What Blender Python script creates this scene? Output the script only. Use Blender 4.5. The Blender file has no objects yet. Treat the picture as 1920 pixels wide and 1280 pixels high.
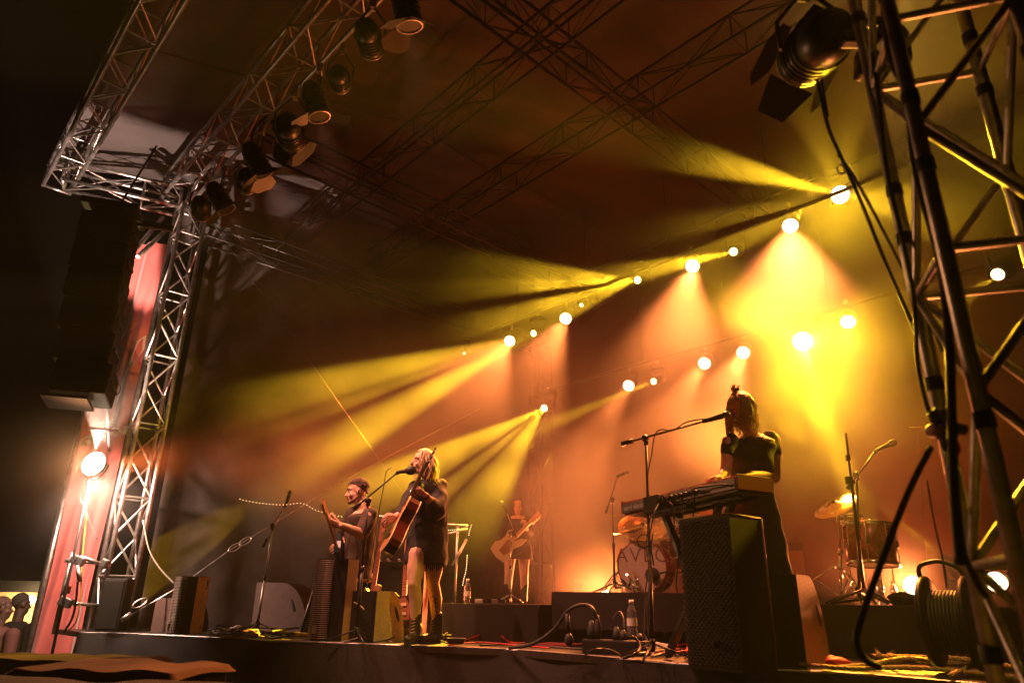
import bpy, bmesh, math, random
from mathutils import Vector, Matrix, Euler
import numpy as np
random.seed(7); rng = np.random.default_rng(7)
PI = math.pi; R = math.radians
C = bpy.context.scene.collection
scene = bpy.context.scene
# ---------------------------------------------------------------- camera
FPX = 1300.0; PITCH = R(20.6); ROLL = R(0.9); CAMZ = 0.35
cam_d = bpy.data.cameras.new('camera'); cam = bpy.data.objects.new('camera', cam_d); C.objects.link(cam)
cam_d.sensor_width = 36; cam_d.lens = FPX/1920*36; cam_d.clip_start = 0.05; cam_d.clip_end = 500
cam.matrix_world = Matrix.Translation((0, 0, CAMZ)) @ Matrix.Rotation(PI/2+PITCH, 4, 'X') @ Matrix.Rotation(ROLL, 4, 'Z')
cam_d.dof.use_dof = True; cam_d.dof.focus_distance = 7.0; cam_d.dof.aperture_fstop = 2.0
scene.camera = cam
CM = cam.matrix_world.to_3x3(); CO = Vector((0, 0, CAMZ))
# ---------------------------------------------------------------- world (night)
w = bpy.data.worlds.new("World"); scene.world = w; w.use_nodes = True
bg = w.node_tree.nodes['Background']; bg.inputs[0].default_value = (0.012, 0.004, 0.006, 1); bg.inputs[1].default_value = 0.06
w.cycles.sampling_method = 'NONE'
scene.view_settings.view_transform = 'Standard'; scene.view_settings.look = 'None'
scene.view_settings.exposure = 0.38; scene.view_settings.gamma = 1.0
cy = scene.cycles
cy.use_denoising = True; cy.denoiser = 'OPENIMAGEDENOISE'
cy.max_bounces = 4; cy.diffuse_bounces = 1; cy.glossy_bounces = 2; cy.transmission_bounces = 4; cy.volume_bounces = 0
cy.transparent_max_bounces = 48; cy.sample_clamp_indirect = 6.0; cy.sample_clamp_direct = 0; cy.caustics_reflective = False; cy.caustics_refractive = False
cy.use_light_tree = True; cy.use_adaptive_sampling = False
# ---------------------------------------------------------------- placing helpers
def ray(x, y):
    return (CM @ Vector(((x-960)/FPX, -(y-640)/FPX, -1))).normalized()
def PY(x, y, Y):            # point on the sight line at forward distance Y
    r = ray(x, y); return CO + r*(Y/r.y)
def PZ(x, y, z):            # on a horizontal plane
    r = ray(x, y); return CO + r*((z-CAMZ)/r.z)
LAT = Vector((math.sin(R(-42.5)), math.cos(R(-42.5)), 0))   # along the stage front, towards stage left end
DEP = Vector((math.sin(R(47.5)), math.cos(R(47.5)), 0))     # into the stage
def PS(x, y, s, DEPV=DEP):   # on the vertical plane at stage depth s
    r = ray(x, y); return CO + r*(s/ r.dot(DEPV))
def SL(s, l, z): return DEP*s + LAT*l + Vector((0, 0, z))    # stage coords -> world
def proj(p):
    q = CM.transposed() @ (Vector(p)-CO); return (960+FPX*q.x/-q.z, 640-FPX*q.y/-q.z, -q.z)
def V(*a): return Vector(a)
# ---------------------------------------------------------------- materials
MATS = {}
def mat(name, col, rough=0.6, metal=0.0, var=0.0, scale=8.0, bump=0.0, spec=0.5, emis=None, estr=0.0, trans=0.0, ior=1.45, stretch=None, alpha=1.0, bscale=None, sheen=0):
    if name in MATS: return MATS[name]
    m = bpy.data.materials.new(name); m.use_nodes = True; nt = m.node_tree; N = nt.nodes; L = nt.links
    b = N['Principled BSDF']
    b.inputs['Base Color'].default_value = (*col, 1); b.inputs['Roughness'].default_value = rough; b.inputs['Metallic'].default_value = metal
    b.inputs['Specular IOR Level'].default_value = spec; b.inputs['IOR'].default_value = ior
    if trans: b.inputs['Transmission Weight'].default_value = trans
    if alpha < 1: b.inputs['Alpha'].default_value = alpha
    if sheen: b.inputs['Sheen Weight'].default_value = sheen; b.inputs['Sheen Roughness'].default_value = .4
    if emis: b.inputs['Emission Color'].default_value = (*emis, 1); b.inputs['Emission Strength'].default_value = estr
    if var or bump:
        tc = N.new('ShaderNodeTexCoord'); mp = N.new('ShaderNodeMapping'); L.new(tc.outputs['Object'], mp.inputs[0])
        if stretch: mp.inputs['Scale'].default_value = stretch
        n = N.new('ShaderNodeTexNoise'); n.inputs['Scale'].default_value = scale; n.inputs['Detail'].default_value = 6; n.inputs['Roughness'].default_value = .6
        L.new(mp.outputs[0], n.inputs[0])
        if var:
            mx = N.new('ShaderNodeMix'); mx.data_type = 'RGBA'
            rp = N.new('ShaderNodeMapRange'); rp.inputs[1].default_value = .3; rp.inputs[2].default_value = .7
            L.new(n.outputs[0], rp.inputs[0]); L.new(rp.outputs[0], mx.inputs[0])
            mx.inputs[6].default_value = (*[max(0, c*(1-var)) for c in col], 1); mx.inputs[7].default_value = (*[min(1, c*(1+var)) for c in col], 1)
            L.new(mx.outputs[2], b.inputs['Base Color'])
            r2 = N.new('ShaderNodeMapRange'); r2.inputs[3].default_value = max(.05, rough-.12); r2.inputs[4].default_value = min(1, rough+.12)
            L.new(n.outputs[0], r2.inputs[0]); L.new(r2.outputs[0], b.inputs['Roughness'])
        if bump:
            n2 = n
            if bscale:
                n2 = N.new('ShaderNodeTexNoise'); n2.inputs['Scale'].default_value = bscale; n2.inputs['Detail'].default_value = 5; L.new(mp.outputs[0], n2.inputs[0])
            bp = N.new('ShaderNodeBump'); bp.inputs['Strength'].default_value = min(1, bump); bp.inputs['Distance'].default_value = 0.02
            L.new(n2.outputs[0], bp.inputs['Height']); L.new(bp.outputs[0], b.inputs['Normal'])
    MATS[name] = m; return m
def emit(name, col, s):
    if name in MATS: return MATS[name]
    m = bpy.data.materials.new(name); m.use_nodes = True; b = m.node_tree.nodes['Principled BSDF']
    b.inputs['Base Color'].default_value = (.2, .2, .2, 1)
    b.inputs['Emission Color'].default_value = (*col, 1); b.inputs['Emission Strength'].default_value = s
    m.cycles.emission_sampling = 'NONE'
    MATS[name] = m; return m
# ---------------------------------------------------------------- objects
def origin(o):
    v = Vector((0, 0, 0))
    while o is not None: v += o.location; o = o.parent
    return v
def tag(o, label=None, cat=None, group=None, kind=None):
    if label: o['label'] = label
    if cat: o['category'] = cat
    if group: o['group'] = group
    if kind: o['kind'] = kind
    return o
def thing(name, label, cat, loc=(0, 0, 0), group=None, rz=0):
    o = bpy.data.objects.new(name, None); C.objects.link(o); o.location = loc; o.rotation_euler = (0, 0, rz)
    o.empty_display_size = .1
    return tag(o, label, cat, group)
def dup(o, parent=None, loc=None, rz=None, label=None, rot=None):
    c = o.copy(); C.objects.link(c)
    if parent is not None: c.parent = parent
    if loc is not None: c.location = loc
    if rz is not None: c.rotation_euler = (0, 0, rz)
    if rot is not None: c.rotation_mode = 'QUATERNION'; c.rotation_quaternion = rot
    if label: c['label'] = label
    for ch in [k for k in bpy.data.objects if k.parent is o]: dup(ch, c)
    return c
def basis(z, up=(0, 0, 1)):
    z = Vector(z).normalized(); up = Vector(up)
    if abs(z.dot(up.normalized())) > .999: up = Vector((1, 0, 0))
    x = up.cross(z).normalized(); y = z.cross(x)
    return Matrix((x, y, z)).transposed()
class MB:
    def __init__(s): s.v = []; s.f = []; s.sm = []
    def add(s, vs, fs, smooth=False):
        k = len(s.v); s.v += [Vector(p) for p in vs]; s.f += [tuple(i+k for i in f) for f in fs]; s.sm += [smooth]*len(fs); return s
    def box(s, c, size, rot=None, bev=0.0):
        x, y, z = [d/2 for d in size]; M = rot if rot is not None else Matrix.Identity(3)
        if bev <= 0:
            vs = [V(a*x, b*y, d*z) for d in (-1, 1) for b in (-1, 1) for a in (-1, 1)]
            fs = [(0, 2, 3, 1), (4, 5, 7, 6), (0, 1, 5, 4), (2, 6, 7, 3), (0, 4, 6, 2), (1, 3, 7, 5)]
        else:
            b = min(bev, .45*min(size)); bm = bmesh.new(); bmesh.ops.create_cube(bm, size=1)
            for q in bm.verts: q.co = V(q.co.x*size[0], q.co.y*size[1], q.co.z*size[2])
            bmesh.ops.bevel(bm, geom=bm.edges[:], offset=b, segments=2, profile=.6, affect='EDGES')
            bm.verts.index_update(); vs = [q.co.copy() for q in bm.verts]; fs = [tuple(q.index for q in f.verts) for f in bm.faces]; bm.free()
        c = Vector(c); return s.add([c+M@p for p in vs], fs)
    def ring(s, c, M, rx, ry, n, ph=0): return [Vector(c)+M@V(rx*math.cos(ph+2*PI*i/n), ry*math.sin(ph+2*PI*i/n), 0) for i in range(n)]
    def loft(s, rings, cap=True, smooth=True):
        n = len(rings[0]); vs = [p for r_ in rings for p in r_]; fs = []
        for k in range(len(rings)-1):
            for i in range(n):
                j = (i+1) % n; fs.append((k*n+i, k*n+j, (k+1)*n+j, (k+1)*n+i))
        s.add(vs, fs, smooth)
        if cap:
            k = len(s.v)-len(vs); m = len(rings)-1
            s.f += [tuple(k+i for i in reversed(range(n))), tuple(k+m*n+i for i in range(n))]; s.sm += [False, False]
        return s
    def tube(s, a, b, r, r2=None, n=8, cap=True):
        a, b = Vector(a), Vector(b)
        if (b-a).length < 1e-6: return s
        M = basis(b-a); r2 = r if r2 is None else r2
        return s.loft([s.ring(a, M, r, r, n), s.ring(b, M, r2, r2, n)], cap)
    def path(s, pts, r, n=8, cap=True):
        pts = [Vector(p) for p in pts]; rings = []; up = V(0, 0, 1)
        if isinstance(r, (int, float)): r = [r]*len(pts)
        prev = None
        for i, p in enumerate(pts):
            t = (pts[min(i+1, len(pts)-1)]-pts[max(i-1, 0)])
            if t.length < 1e-9: t = V(0, 0, 1)
            t.normalize()
            if prev is None: M = basis(t, (0, 0, 1) if abs(t.z) < .9 else (1, 0, 0))
            else:
                x = prev.col[0] - t*prev.col[0].dot(t)
                if x.length < 1e-6: M = basis(t)
                else: x.normalize(); y = t.cross(x); M = Matrix((x, y, t)).transposed()
            prev = M; rings.append(s.ring(p, M, r[i], r[i], n))
        return s.loft(rings, cap)
    def lathe(s, c, prof, axis=(0, 0, 1), n=24, cap=True, smooth=True):
        M = basis(axis, (1, 0, 0) if abs(Vector(axis).normalized().z) > .9 else (0, 0, 1)); c = Vector(c)
        return s.loft([s.ring(c+M@V(0, 0, z), M, max(r, 1e-4), max(r, 1e-4), n) for r, z in prof], cap, smooth)
    def ell(s, c, rad, rot=None, n=16, m=10):
        M = rot if rot is not None else Matrix.Identity(3); c = Vector(c); rings = []
        for k in range(m+1):
            a = -PI/2+PI*k/m; cr = max(math.cos(a), 1e-3)
            rings.append([c+M@V(rad[0]*cr*math.cos(2*PI*i/n), rad[1]*cr*math.sin(2*PI*i/n), rad[2]*math.sin(a)) for i in range(n)])
        return s.loft(rings, True)
    def prism(s, poly, c, M, t, smooth=False):    # 2-D outline in the plane M.x, M.y through c, thickness t along M.z (centred)
        c = Vector(c); n = len(poly)
        vs = [c+M@V(x, y, -t/2) for x, y in poly]+[c+M@V(x, y, t/2) for x, y in poly]
        fs = [tuple(reversed(range(n))), tuple(range(n, 2*n))]+[(i, (i+1) % n, n+(i+1) % n, n+i) for i in range(n)]
        return s.add(vs, fs, smooth)
    def sheet(s, fn, nu, nv, smooth=True, thick=None):
        vs = [Vector(fn(i/nu, j/nv)) for j in range(nv+1) for i in range(nu+1)]
        fs = [(j*(nu+1)+i, j*(nu+1)+i+1, (j+1)*(nu+1)+i+1, (j+1)*(nu+1)+i) for j in range(nv) for i in range(nu)]
        return s.add(vs, fs, smooth)
    def build(s, name, m, parent=None, local=False, loc=None):
        off = V(0, 0, 0) if local else (origin(parent) if parent is not None else V(0, 0, 0))
        if loc is not None: off = off if local else Vector(loc)
        me = bpy.data.meshes.new(name); me.from_pydata([tuple(p-off) for p in s.v], [], s.f)
        me.polygons.foreach_set('use_smooth', s.sm); me.update()
        bm = bmesh.new(); bm.from_mesh(me); bmesh.ops.recalc_face_normals(bm, faces=bm.faces); bm.to_mesh(me); bm.free()
        if isinstance(m, (list, tuple)):
            for q in m: me.materials.append(q)
        else: me.materials.append(m)
        o = bpy.data.objects.new(name, me); C.objects.link(o)
        if parent is not None: o.parent = parent
        if loc is not None: o.location = loc
        return o
def text_mesh(body, size, c, M, m, name, parent, depth=.002, spacing=1.0, align='LEFT', bold=0.0):
    cu = bpy.data.curves.new(name, 'FONT'); cu.body = body; cu.size = size; cu.extrude = depth; cu.space_character = spacing; cu.align_x = align; cu.offset = bold
    o = bpy.data.objects.new('tmp', cu); C.objects.link(o); dg = bpy.context.evaluated_depsgraph_get(); dg.update()
    me = bpy.data.meshes.new_from_object(o.evaluated_get(dg)); bpy.data.objects.remove(o)
    T = Matrix.Translation(Vector(c)-(origin(parent) if parent else V(0, 0, 0))) @ M.to_4x4(); me.transform(T); me.name = name
    me.materials.clear(); me.materials.append(m)
    q = bpy.data.objects.new(name, me); C.objects.link(q); q.parent = parent; return q
def catmull(pts, k=6):
    pts = [Vector(p) for p in pts]; P_ = [pts[0]*2-pts[1]]+pts+[pts[-1]*2-pts[-2]]; out = []
    for i in range(1, len(P_)-2):
        p0, p1, p2, p3 = P_[i-1:i+3]
        for j in range(k):
            t = j/k; out.append(.5*((2*p1)+(p2-p0)*t+(2*p0-5*p1+4*p2-p3)*t*t+(3*p1-p0-3*p2+p3)*t**3))
    out.append(pts[-1]); return out
# ---------------------------------------------------------------- palette
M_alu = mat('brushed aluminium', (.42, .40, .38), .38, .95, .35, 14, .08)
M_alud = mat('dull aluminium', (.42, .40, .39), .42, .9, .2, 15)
M_dark = mat('shade darkened truss', (.03, .025, .022), .5, .5, .2, 15)  # aluminium darkened in colour for the dimly lit roof and rear trusses
M_blk = mat('black metal', (.018, .017, .017), .38, .3, .3, 30)
M_chrome = mat('chrome', (.8, .8, .8), .12, 1.0)
M_cast = mat('black plastic', (.008, .007, .007), .55, 0, .3, 40, .05, spec=.25)
M_rub = mat('rubber', (.015, .015, .015), .6)
M_cloth = mat('black cloth', (.009, .008, .008), .92, 0, .35, 60, .35, .2)
M_wood = mat('stage plywood', (.055, .042, .034), .55, 0, .4, 6, .15, stretch=(1, 8, 1))
M_curt = mat('stage curtain', (.05, .042, .038), .95, 0, .3, 3, .2, .1)
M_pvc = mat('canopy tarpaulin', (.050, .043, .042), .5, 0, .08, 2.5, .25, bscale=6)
M_wht = mat('white paint', (.75, .73, .7), .5, 0, .1, 12)
M_red = mat('red lacquer', (.42, .02, .03), .25, 0, .1, 10)
# ---------------------------------------------------------------- lighting fixtures of the rig (their lamps live in the builders)
WARM = (1.0, .26, .06); YEL = (1.0, .58, .02); SALMON = (1.0, .36, .22); WHITE = (1.0, .74, .50)
lamp_data = {}
def spot(name, p, tgt, cone, power, col, blend=.25, rad=.03, parent=None):
    d = bpy.data.lights.new(name, 'SPOT'); d.energy = power; d.color = col; d.spot_size = R(cone); d.spot_blend = blend
    d.shadow_soft_size = rad
    o = bpy.data.objects.new(name, d); C.objects.link(o)
    dr = Vector(tgt)-Vector(p); o.rotation_mode = 'QUATERNION'; o.rotation_quaternion = dr.to_track_quat('-Z', 'Y')
    o.location = Vector(p)-(origin(parent) if parent else V(0, 0, 0)); o.parent = parent
    return o
def lens_dir(p, tgt): return (Vector(tgt)-Vector(p)).normalized()
E_warm = emit('lit warm lens', (1, .62, .32), 6); E_yel = emit('lit yellow lens', (1, .78, .28), 7); E_hot = emit('lit white hot lens', (1, .80, .42), 14)
E_fres = emit('lit fresnel lens', (1, .45, .22), 3.5)
M_lensoff = mat('dull lens', (.5, .42, .2), .2, 0, .3, 60)
GAIN = 1.8
def par_can(px, py, s, tx, ty, ts, cone, power, label, hang=None):
    p = PS(px, py, s); tgt = PS(tx, ty, ts); d = lens_dir(p, tgt); M = basis(d)
    t = thing('par_can', label, 'stage light', p, 'round wash lights hung from the back trusses')
    MB().lathe(p, [(.1, -.03), (.105, -.035), (.105, -.20), (.07, -.30), (.03, -.33)], d, 16).build('can_body', M_blk, t)
    MB().lathe(p, [(.086, -.028), (.086, -.024)], d, 20).build('lens', E_warm, t)
    sx = M.col[0]
    b = MB(); b.path([p-d*.15+sx*.115, p-d*.15+sx*.115+V(0, 0, .17), p-d*.15-sx*.115+V(0, 0, .17), p-d*.15-sx*.115], .008, 6)
    b.build('yoke', M_blk, t)
    MB().box(p-d*.15+V(0, 0, .20), (.04, .06, .08), None, .008).build('clamp', M_alud, t)
    spot('par_lamp', p+d*.01, tgt, cone, power*GAIN, WARM, .35, .07, t)
    return t
def moving_head(px, py, s, beams, label, size=1.0, floor=False, lit=None, lensr=.055):
    p = PS(px, py, s); tg = PS(*beams[0][:3]); d = lens_dir(p, tg); M = basis(d); sx = M.col[0]; k = size
    t = thing('moving_head_light', label, 'stage light', p, 'yellow beam lights standing on the floor' if floor else 'yellow moving beam lights on the trusses')
    MB().lathe(p, [(.07*k, -.01), (.08*k, -.02), (.10*k, -.14), (.10*k, -.22), (.06*k, -.28)], d, 16).build('head', M_cast, t)
    MB().lathe(p, [(lensr*k, -.009), (lensr*k, -.005)], d, 18).build('lens', lit or E_yel, t)
    u = -1 if floor else 1; c = p-d*.15
    b = MB(); b.box(c+sx*.125*k+V(0, 0, u*.07), (.03, .06, .22*k), None, .01); b.box(c-sx*.125*k+V(0, 0, u*.07), (.03, .06, .22*k), None, .01)
    b.box(c+V(0, 0, u*.17*k), (.26*k, .1, .03), M, .01); b.build('yoke', M_cast, t)
    MB().box(c+V(0, 0, u*.23*k), (.24*k, .2*k, .09), Matrix.Rotation(R(-42), 3, 'Z'), .015).build('base', M_cast, t)
    if not floor: MB().box(c+V(0, 0, .30*k), (.05, .05, .07), None, .008).build('clamp', M_alud, t)
    for (tx, ty, ts, cone, power, *bl) in beams:
        spot('beam_lamp', p+d*.01, PS(tx, ty, ts), cone, power*GAIN, YEL, bl[0] if bl else .15, .022, t)
    return t
LG = 1.3; HAZE = .0014; SMK = 1.75
par_can(1482, 425, 7.0, 1484, 900, 4.6, 36, 2000*LG, 'round lit wash light directly left of and below the brightest yellow burst')
par_can(1298, 500, 7.0, 1205, 900, 4.2, 25, 1900*LG, 'round lit wash light above the microphone boom, second in the higher row')
par_can(1060, 598, 7.0, 915, 860, 4.2, 22, 1300*LG, 'oval lit wash light third in the higher row, casting a pale beam down left')
par_can(955, 640, 7.0, 760, 880, 4.0, 32, 1300*LG, 'small oval wash light at the far end of the higher row')
par_can(1590, 605, 8.2, 1592, 860, 6.0, 22, 300*LG, 'round lit wash light at the near end of the lower row, above the floor tom')
par_can(1393, 662, 8.2, 1310, 860, 5.6, 20, 1300*LG, 'round lit wash light straight above the head of the keyboard player')
par_can(1320, 682, 8.2, 1190, 880, 5.6, 18, 1100*LG, 'oval lit wash light above the vocal microphone of the keyboard player')
par_can(1178, 724, 8.2, 1050, 930, 5.6, 17, 900*LG, 'oval lit wash light in the lower row nearest the bass player')
Y = 36.0; YW = 3.0
moving_head(1575, 365, 8.0, [(1170, 262, 3.6, 5.5, 900*Y, .5), (1470, 60, 5.0, 16, 650*YW, .7), (1620, 60, 5.0, 12, 650*YW, .7), (1300, 440, 5.0, 9, 900*YW, .8), (1290, 500, 5, 6, 900*YW, .8), (1760, 390, 6, 12, 900*YW, .7), (1572, 400, 2.0, 34, 500*YW, 1.0)], 'blazing beam light bursting in all directions beside the tower cables', 1.3, lit=E_hot, lensr=.085)
moving_head(1375, 472, 8.0, [(1080, 535, 4.0, 4.5, 500*Y, .5)], 'small beam light beyond the second round wash light, thin ray to the left', 1.0)
moving_head(1195, 525, 8.0, [(860, 500, 4.3, 8.5, 380*Y, .8), (860, 556, 4.2, 5.5, 700*Y, .7), (865, 530, 4.2, 2.0, 900*Y, .6), (870, 612, 4.2, 5, 600*Y, .8), (868, 586, 4.2, 1.6, 700*Y, .6), (880, 668, 4.2, 7, 200*Y, 1.0)], 'beam light throwing the widest split yellow fan to the left', 1.0)
moving_head(1090, 572, 8.0, [(1010, 598, 6, 4, 60*Y)], 'faint small beam light between the wide fan and the pale wash lamps', .8, lensr=.035)
moving_head(1000, 625, 8.0, [(700, 700, 4.6, 7.0, 480*Y, .8), (705, 735, 4.6, 2.2, 600*Y, .6), (720, 785, 4.6, 7.5, 480*Y, .9), (372, 1010, 3.25, 5.0, 110*Y, .1)], 'beam light beside the far oval wash light, two broad rays to lower left', 1.0)
moving_head(870, 662, 7.2, [(800, 690, 6, 5, 20*Y)], 'tiny distant beam light, farthest left on the trusses', .7, lensr=.025)
moving_head(1505, 640, 8.0, [(1500, 700, 3.0, 36, 700*YW, 1.0), (1500, 900, 4.8, 24, 900*YW, 1.0), (1640, 1050, 5.5, 4.5, 260*Y, .4), (1330, 540, 5, 16, 700*YW, .9), (1800, 560, 5, 18, 700*YW, .8), (1560, 900, 5, 4, 260*Y, .4), (1700, 800, 5, 26, 500*YW, 1.0)], 'blazing beam light above and behind the shoulder of the keyboard player', 1.3, lit=E_hot, lensr=.085)
moving_head(1225, 715, 8.0, [(1060, 782, 6, 4, 130*Y)], 'small beam light just right of the lowest oval wash light', .8)
moving_head(1020, 765, 8.0, [(810, 865, 5.2, 8, 400*Y, .7), (800, 905, 5.2, 2, 500*Y, .6), (812, 938, 5.2, 5, 340*Y, .7), (880, 985, 5.2, 12, 240*Y, .8)], 'beam light behind the bass player throwing its fan over the singer', 1.0)
moving_head(1870, 515, 7.0, [(1740, 610, 6, 12, 20*Y, .4), (312, 912, 2.79, 1.5, 60*Y, .05), (292, 842, 2.62, 1.2, 50*Y, .05)], 'beam light seen through the right tower truss', 1.0)
moving_head(1770, 1048, 8.0, [(1590, 895, 8.8, 4.5, 90*Y)], 'floor beam light behind the right riser shining up to the left', .8, True, lensr=.05)
moving_head(1168, 1083, 8.0, [(1060, 915, 8.8, 4.5, 90*Y)], 'floor beam light beside the bass drum shining up to the left', .7, True, lensr=.05)
moving_head(1075, 1088, 9.0, [(960, 1015, 9.3, 3, 50*Y)], 'small floor beam light between the bass player and the drum kit', .5, True, lensr=.03)
# low glowing floor lamps behind the risers
def floor_wash(x, y, s, pw, label, tx, ty, ts, cone=110):
    p = PS(x, y, s); d = lens_dir(p, PS(tx, ty, ts)); M = basis(d)
    t = thing('floor_light', label, 'stage light', p, 'floor lamps behind the risers')
    MB().lathe(p, [(.10, -.02), (.11, -.05), (.10, -.18), (.05, -.24)], d, 18).build('housing', M_cast, t)
    MB().lathe(p, [(.085, -.03), (.085, -.02)], d, 20).build('lens', E_hot, t)
    spot('flood_lamp', p+d*.01, p+d, cone, pw, (1, .25, .06), .8, .1, t)
floor_wash(1135, 1116, 9.0, 2100, 'hot orange floor lamp hidden low behind the left side of the drum riser', 1085, 1062, 7.2, 66)
floor_wash(1712, 1096, 7.6, 1000, 'hot orange floor lamp glowing behind the floor tom', 1660, 1060, 6, 60)
floor_wash(1868, 1090, 7.6, 120, 'orange floor lamp glowing beside the base of the right tower', 1860, 1060, 6, 60)
def red_fill(p, tgt, pw, cone, label):  # added unseen lamps that fill the dark areas and ceiling with red
    d = lens_dir(p, tgt); t = thing('red_fill_lamp', label, 'stage light', p, 'added red fill lamps')
    MB().lathe(p, [(.10, -.02), (.11, -.05), (.10, -.18), (.05, -.24)], d, 18).build('housing', M_cast, t); MB().lathe(p, [(.085, -.03), (.085, -.02)], d, 20).build('lens', emit('red lens', (1, .15, .08), 3), t)
    spot('flood_lamp', p+d*.01, tgt, cone, pw, (1, .035, .008), .6, .5, t)
red_fill(SL(9.1, 7.9, .22), SL(6.6, 6.6, 1.5), 420, 120, 'added unseen red fill lamp in the rear corner behind the left riser')
red_fill(SL(9.1, 2.4, .22), SL(6.0, 4.2, 5.0), 420, 110, 'added unseen red fill lamp low behind the floor tom riser')
# ---------------------------------------------------------------- barn door lamps on the front truss
def barn(t, p, d, M, r, L_, mtl, angs=(20, 50, 20, 50), roll=0, names='barn_door', w0=1.0):
    for k in range(4):
        a = R(roll)+PI/2*k; o = M.col[0]*math.cos(a)+M.col[1]*math.sin(a); tn = M.col[0]*-math.sin(a)+M.col[1]*math.cos(a); an = R(angs[k])
        q = o*math.sin(an)+d*math.cos(an); nrm = tn.cross(q)
        wb = r*.95*(w0 if k % 2 == 0 else 1); wt = wb*(1.5 if k % 2 == 0 else .62)
        c = p+o*r*1.02
        poly = [(-wb, 0), (wb, 0), (wt, L_*.6), (wt*.55, L_), (-wt*.55, L_), (-wt, L_*.6)] if k % 2 == 0 else [(-wb, 0), (wb, 0), (wt, L_), (-wt, L_)]
        MM = Matrix((tn, q, nrm)).transposed()
        MB().prism(poly, c, MM, .003).build(names, mtl, t)
def fresnel(px, py, s, tx, ty, ts, power, label, lit=True, scale=1.0, col=SALMON, cone=46, roll=20, angs=(25, 55, 25, 55), grp='barn door lamps along the front truss', p=None, tgt=None, doors=True, topz=5.45):
    p = p or PS(px, py, s); tgt = tgt or PS(tx, ty, ts); d = lens_dir(p, tgt); M = basis(d); k = scale; sx = M.col[0]
    t = thing('barn_door_lamp', label, 'stage light', p, grp)
    b = MB(); b.lathe(p, [(.095*k, .005), (.105*k, -.01), (.105*k, -.05), (.095*k, -.055), (.10*k, -.20*k), (.10*k, -.26*k), (.075*k, -.33*k), (.05*k, -.34*k)], d, 22); b.build('can_body', M_blk, t)
    f = MB()
    for q in (-.085, -.125, -.165, -.205): f.lathe(p+d*q*k, [(.104*k, -.006), (.112*k, -.004), (.112*k, .004), (.104*k, .006)], d, 22, cap=False)
    f.build('cooling_fins', M_blk, t)
    MB().lathe(p, [(.001, .0), (.05*k, -.003), (.088*k, -.012), (.088*k, -.03)], d, 22).build('lens', E_fres if lit else M_lensoff, t)
    MB().lathe(p, [(.098*k, .002), (.108*k, .004), (.108*k, .014), (.094*k, .014)], d, 24, cap=False).build('lens_ring', M_alud, t)
    if doors: barn(t, p+d*.012, d, M, .10*k, .17*k, M_blk, angs, roll)
    c = p-d*.14*k; up = V(0, 0, 1); h = min(.34*k, max(.1, topz-c.z)) if topz else .3
    b = MB(); b.path([c+sx*.13*k, c+sx*.13*k+up*h*.5, c+sx*.02*k+up*h, c-sx*.02*k+up*h, c-sx*.13*k+up*h*.5, c-sx*.13*k], .009*k, 6); b.build('yoke', M_blk, t)
    MB().box(c+up*(h+.04), (.05*k, .07*k, .1*k), None, .01).build('clamp', M_alud, t)
    if lit: spot('wash_lamp', p+d*.018, tgt, cone, power, col, .5, .05, t)
    return t
FW = 1.7
def FT(s_, l_, z_=.6): return SL(s_, l_, z_)
for (x, y, tg, pw, cone, lab) in ((768, 48, FT(3.3, 3.6, .2), 260, 40, 'lit barn door lamp farthest up the truss with its flap catching light'),
    (598, 218, FT(3.3, 4.2, .2), 300, 44, 'lit barn door lamp beside the large dark lamp cluster'),
    (494, 325, FT(4.1, 5.3, 1.1), 420, 52, 'lit barn door lamp with a glowing flap, second from the left tower'),
    (424, 392, FT(4.0, 5.6, 1.0), 380, 36, 'lit barn door lamp nearest the left tower top')):
    fresnel(x, y, 1.98, 0, 0, 0, pw*FW, lab, cone=cone, p=PS(x, y, 1.98), tgt=tg, scale=.9, angs=(62, 70, 58, 70), roll=10)
fresnel(0, 0, 0, 0, 0, 0, 230*FW, 'barn door lamp on the front truss above the keyboard side, just out of the frame', cone=24, p=SL(2.12, .1, 4.95), tgt=PY(1560, 1150, 5.2), scale=.9, angs=(30, 42, 30, 42), roll=0)
yp = PY(1690, -75, 2.7)
t = thing('moving_head_light', 'yellow beam light on the right tower just above the frame, skimming the stage edge', 'stage light', yp, 'yellow moving beam lights on the trusses')
yd = lens_dir(yp, PY(640, 1190, 6.8)); MB().lathe(yp-yd*.03, [(.07, -.01), (.08, -.02), (.10, -.14), (.10, -.22), (.06, -.28)], yd, 16).build('head', M_cast, t); MB().lathe(yp-yd*.03, [(.06, -.009), (.06, -.005)], yd, 18).build('lens', E_yel, t)
for (x_, y_, Y_, cn_, pw_) in ((660, 1205, 6.7, 9, 420), (262, 700, 8.3, 12, 700), (205, 960, 8.2, 9, 260), (1760, 1255, 4.5, 20, 90), (1800, 330, 2.9, 50, 45)):
    spot('beam_lamp', yp, PY(x_, y_, Y_), cn_, pw_, (1, .62, .06), .35, .03, t)
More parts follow.
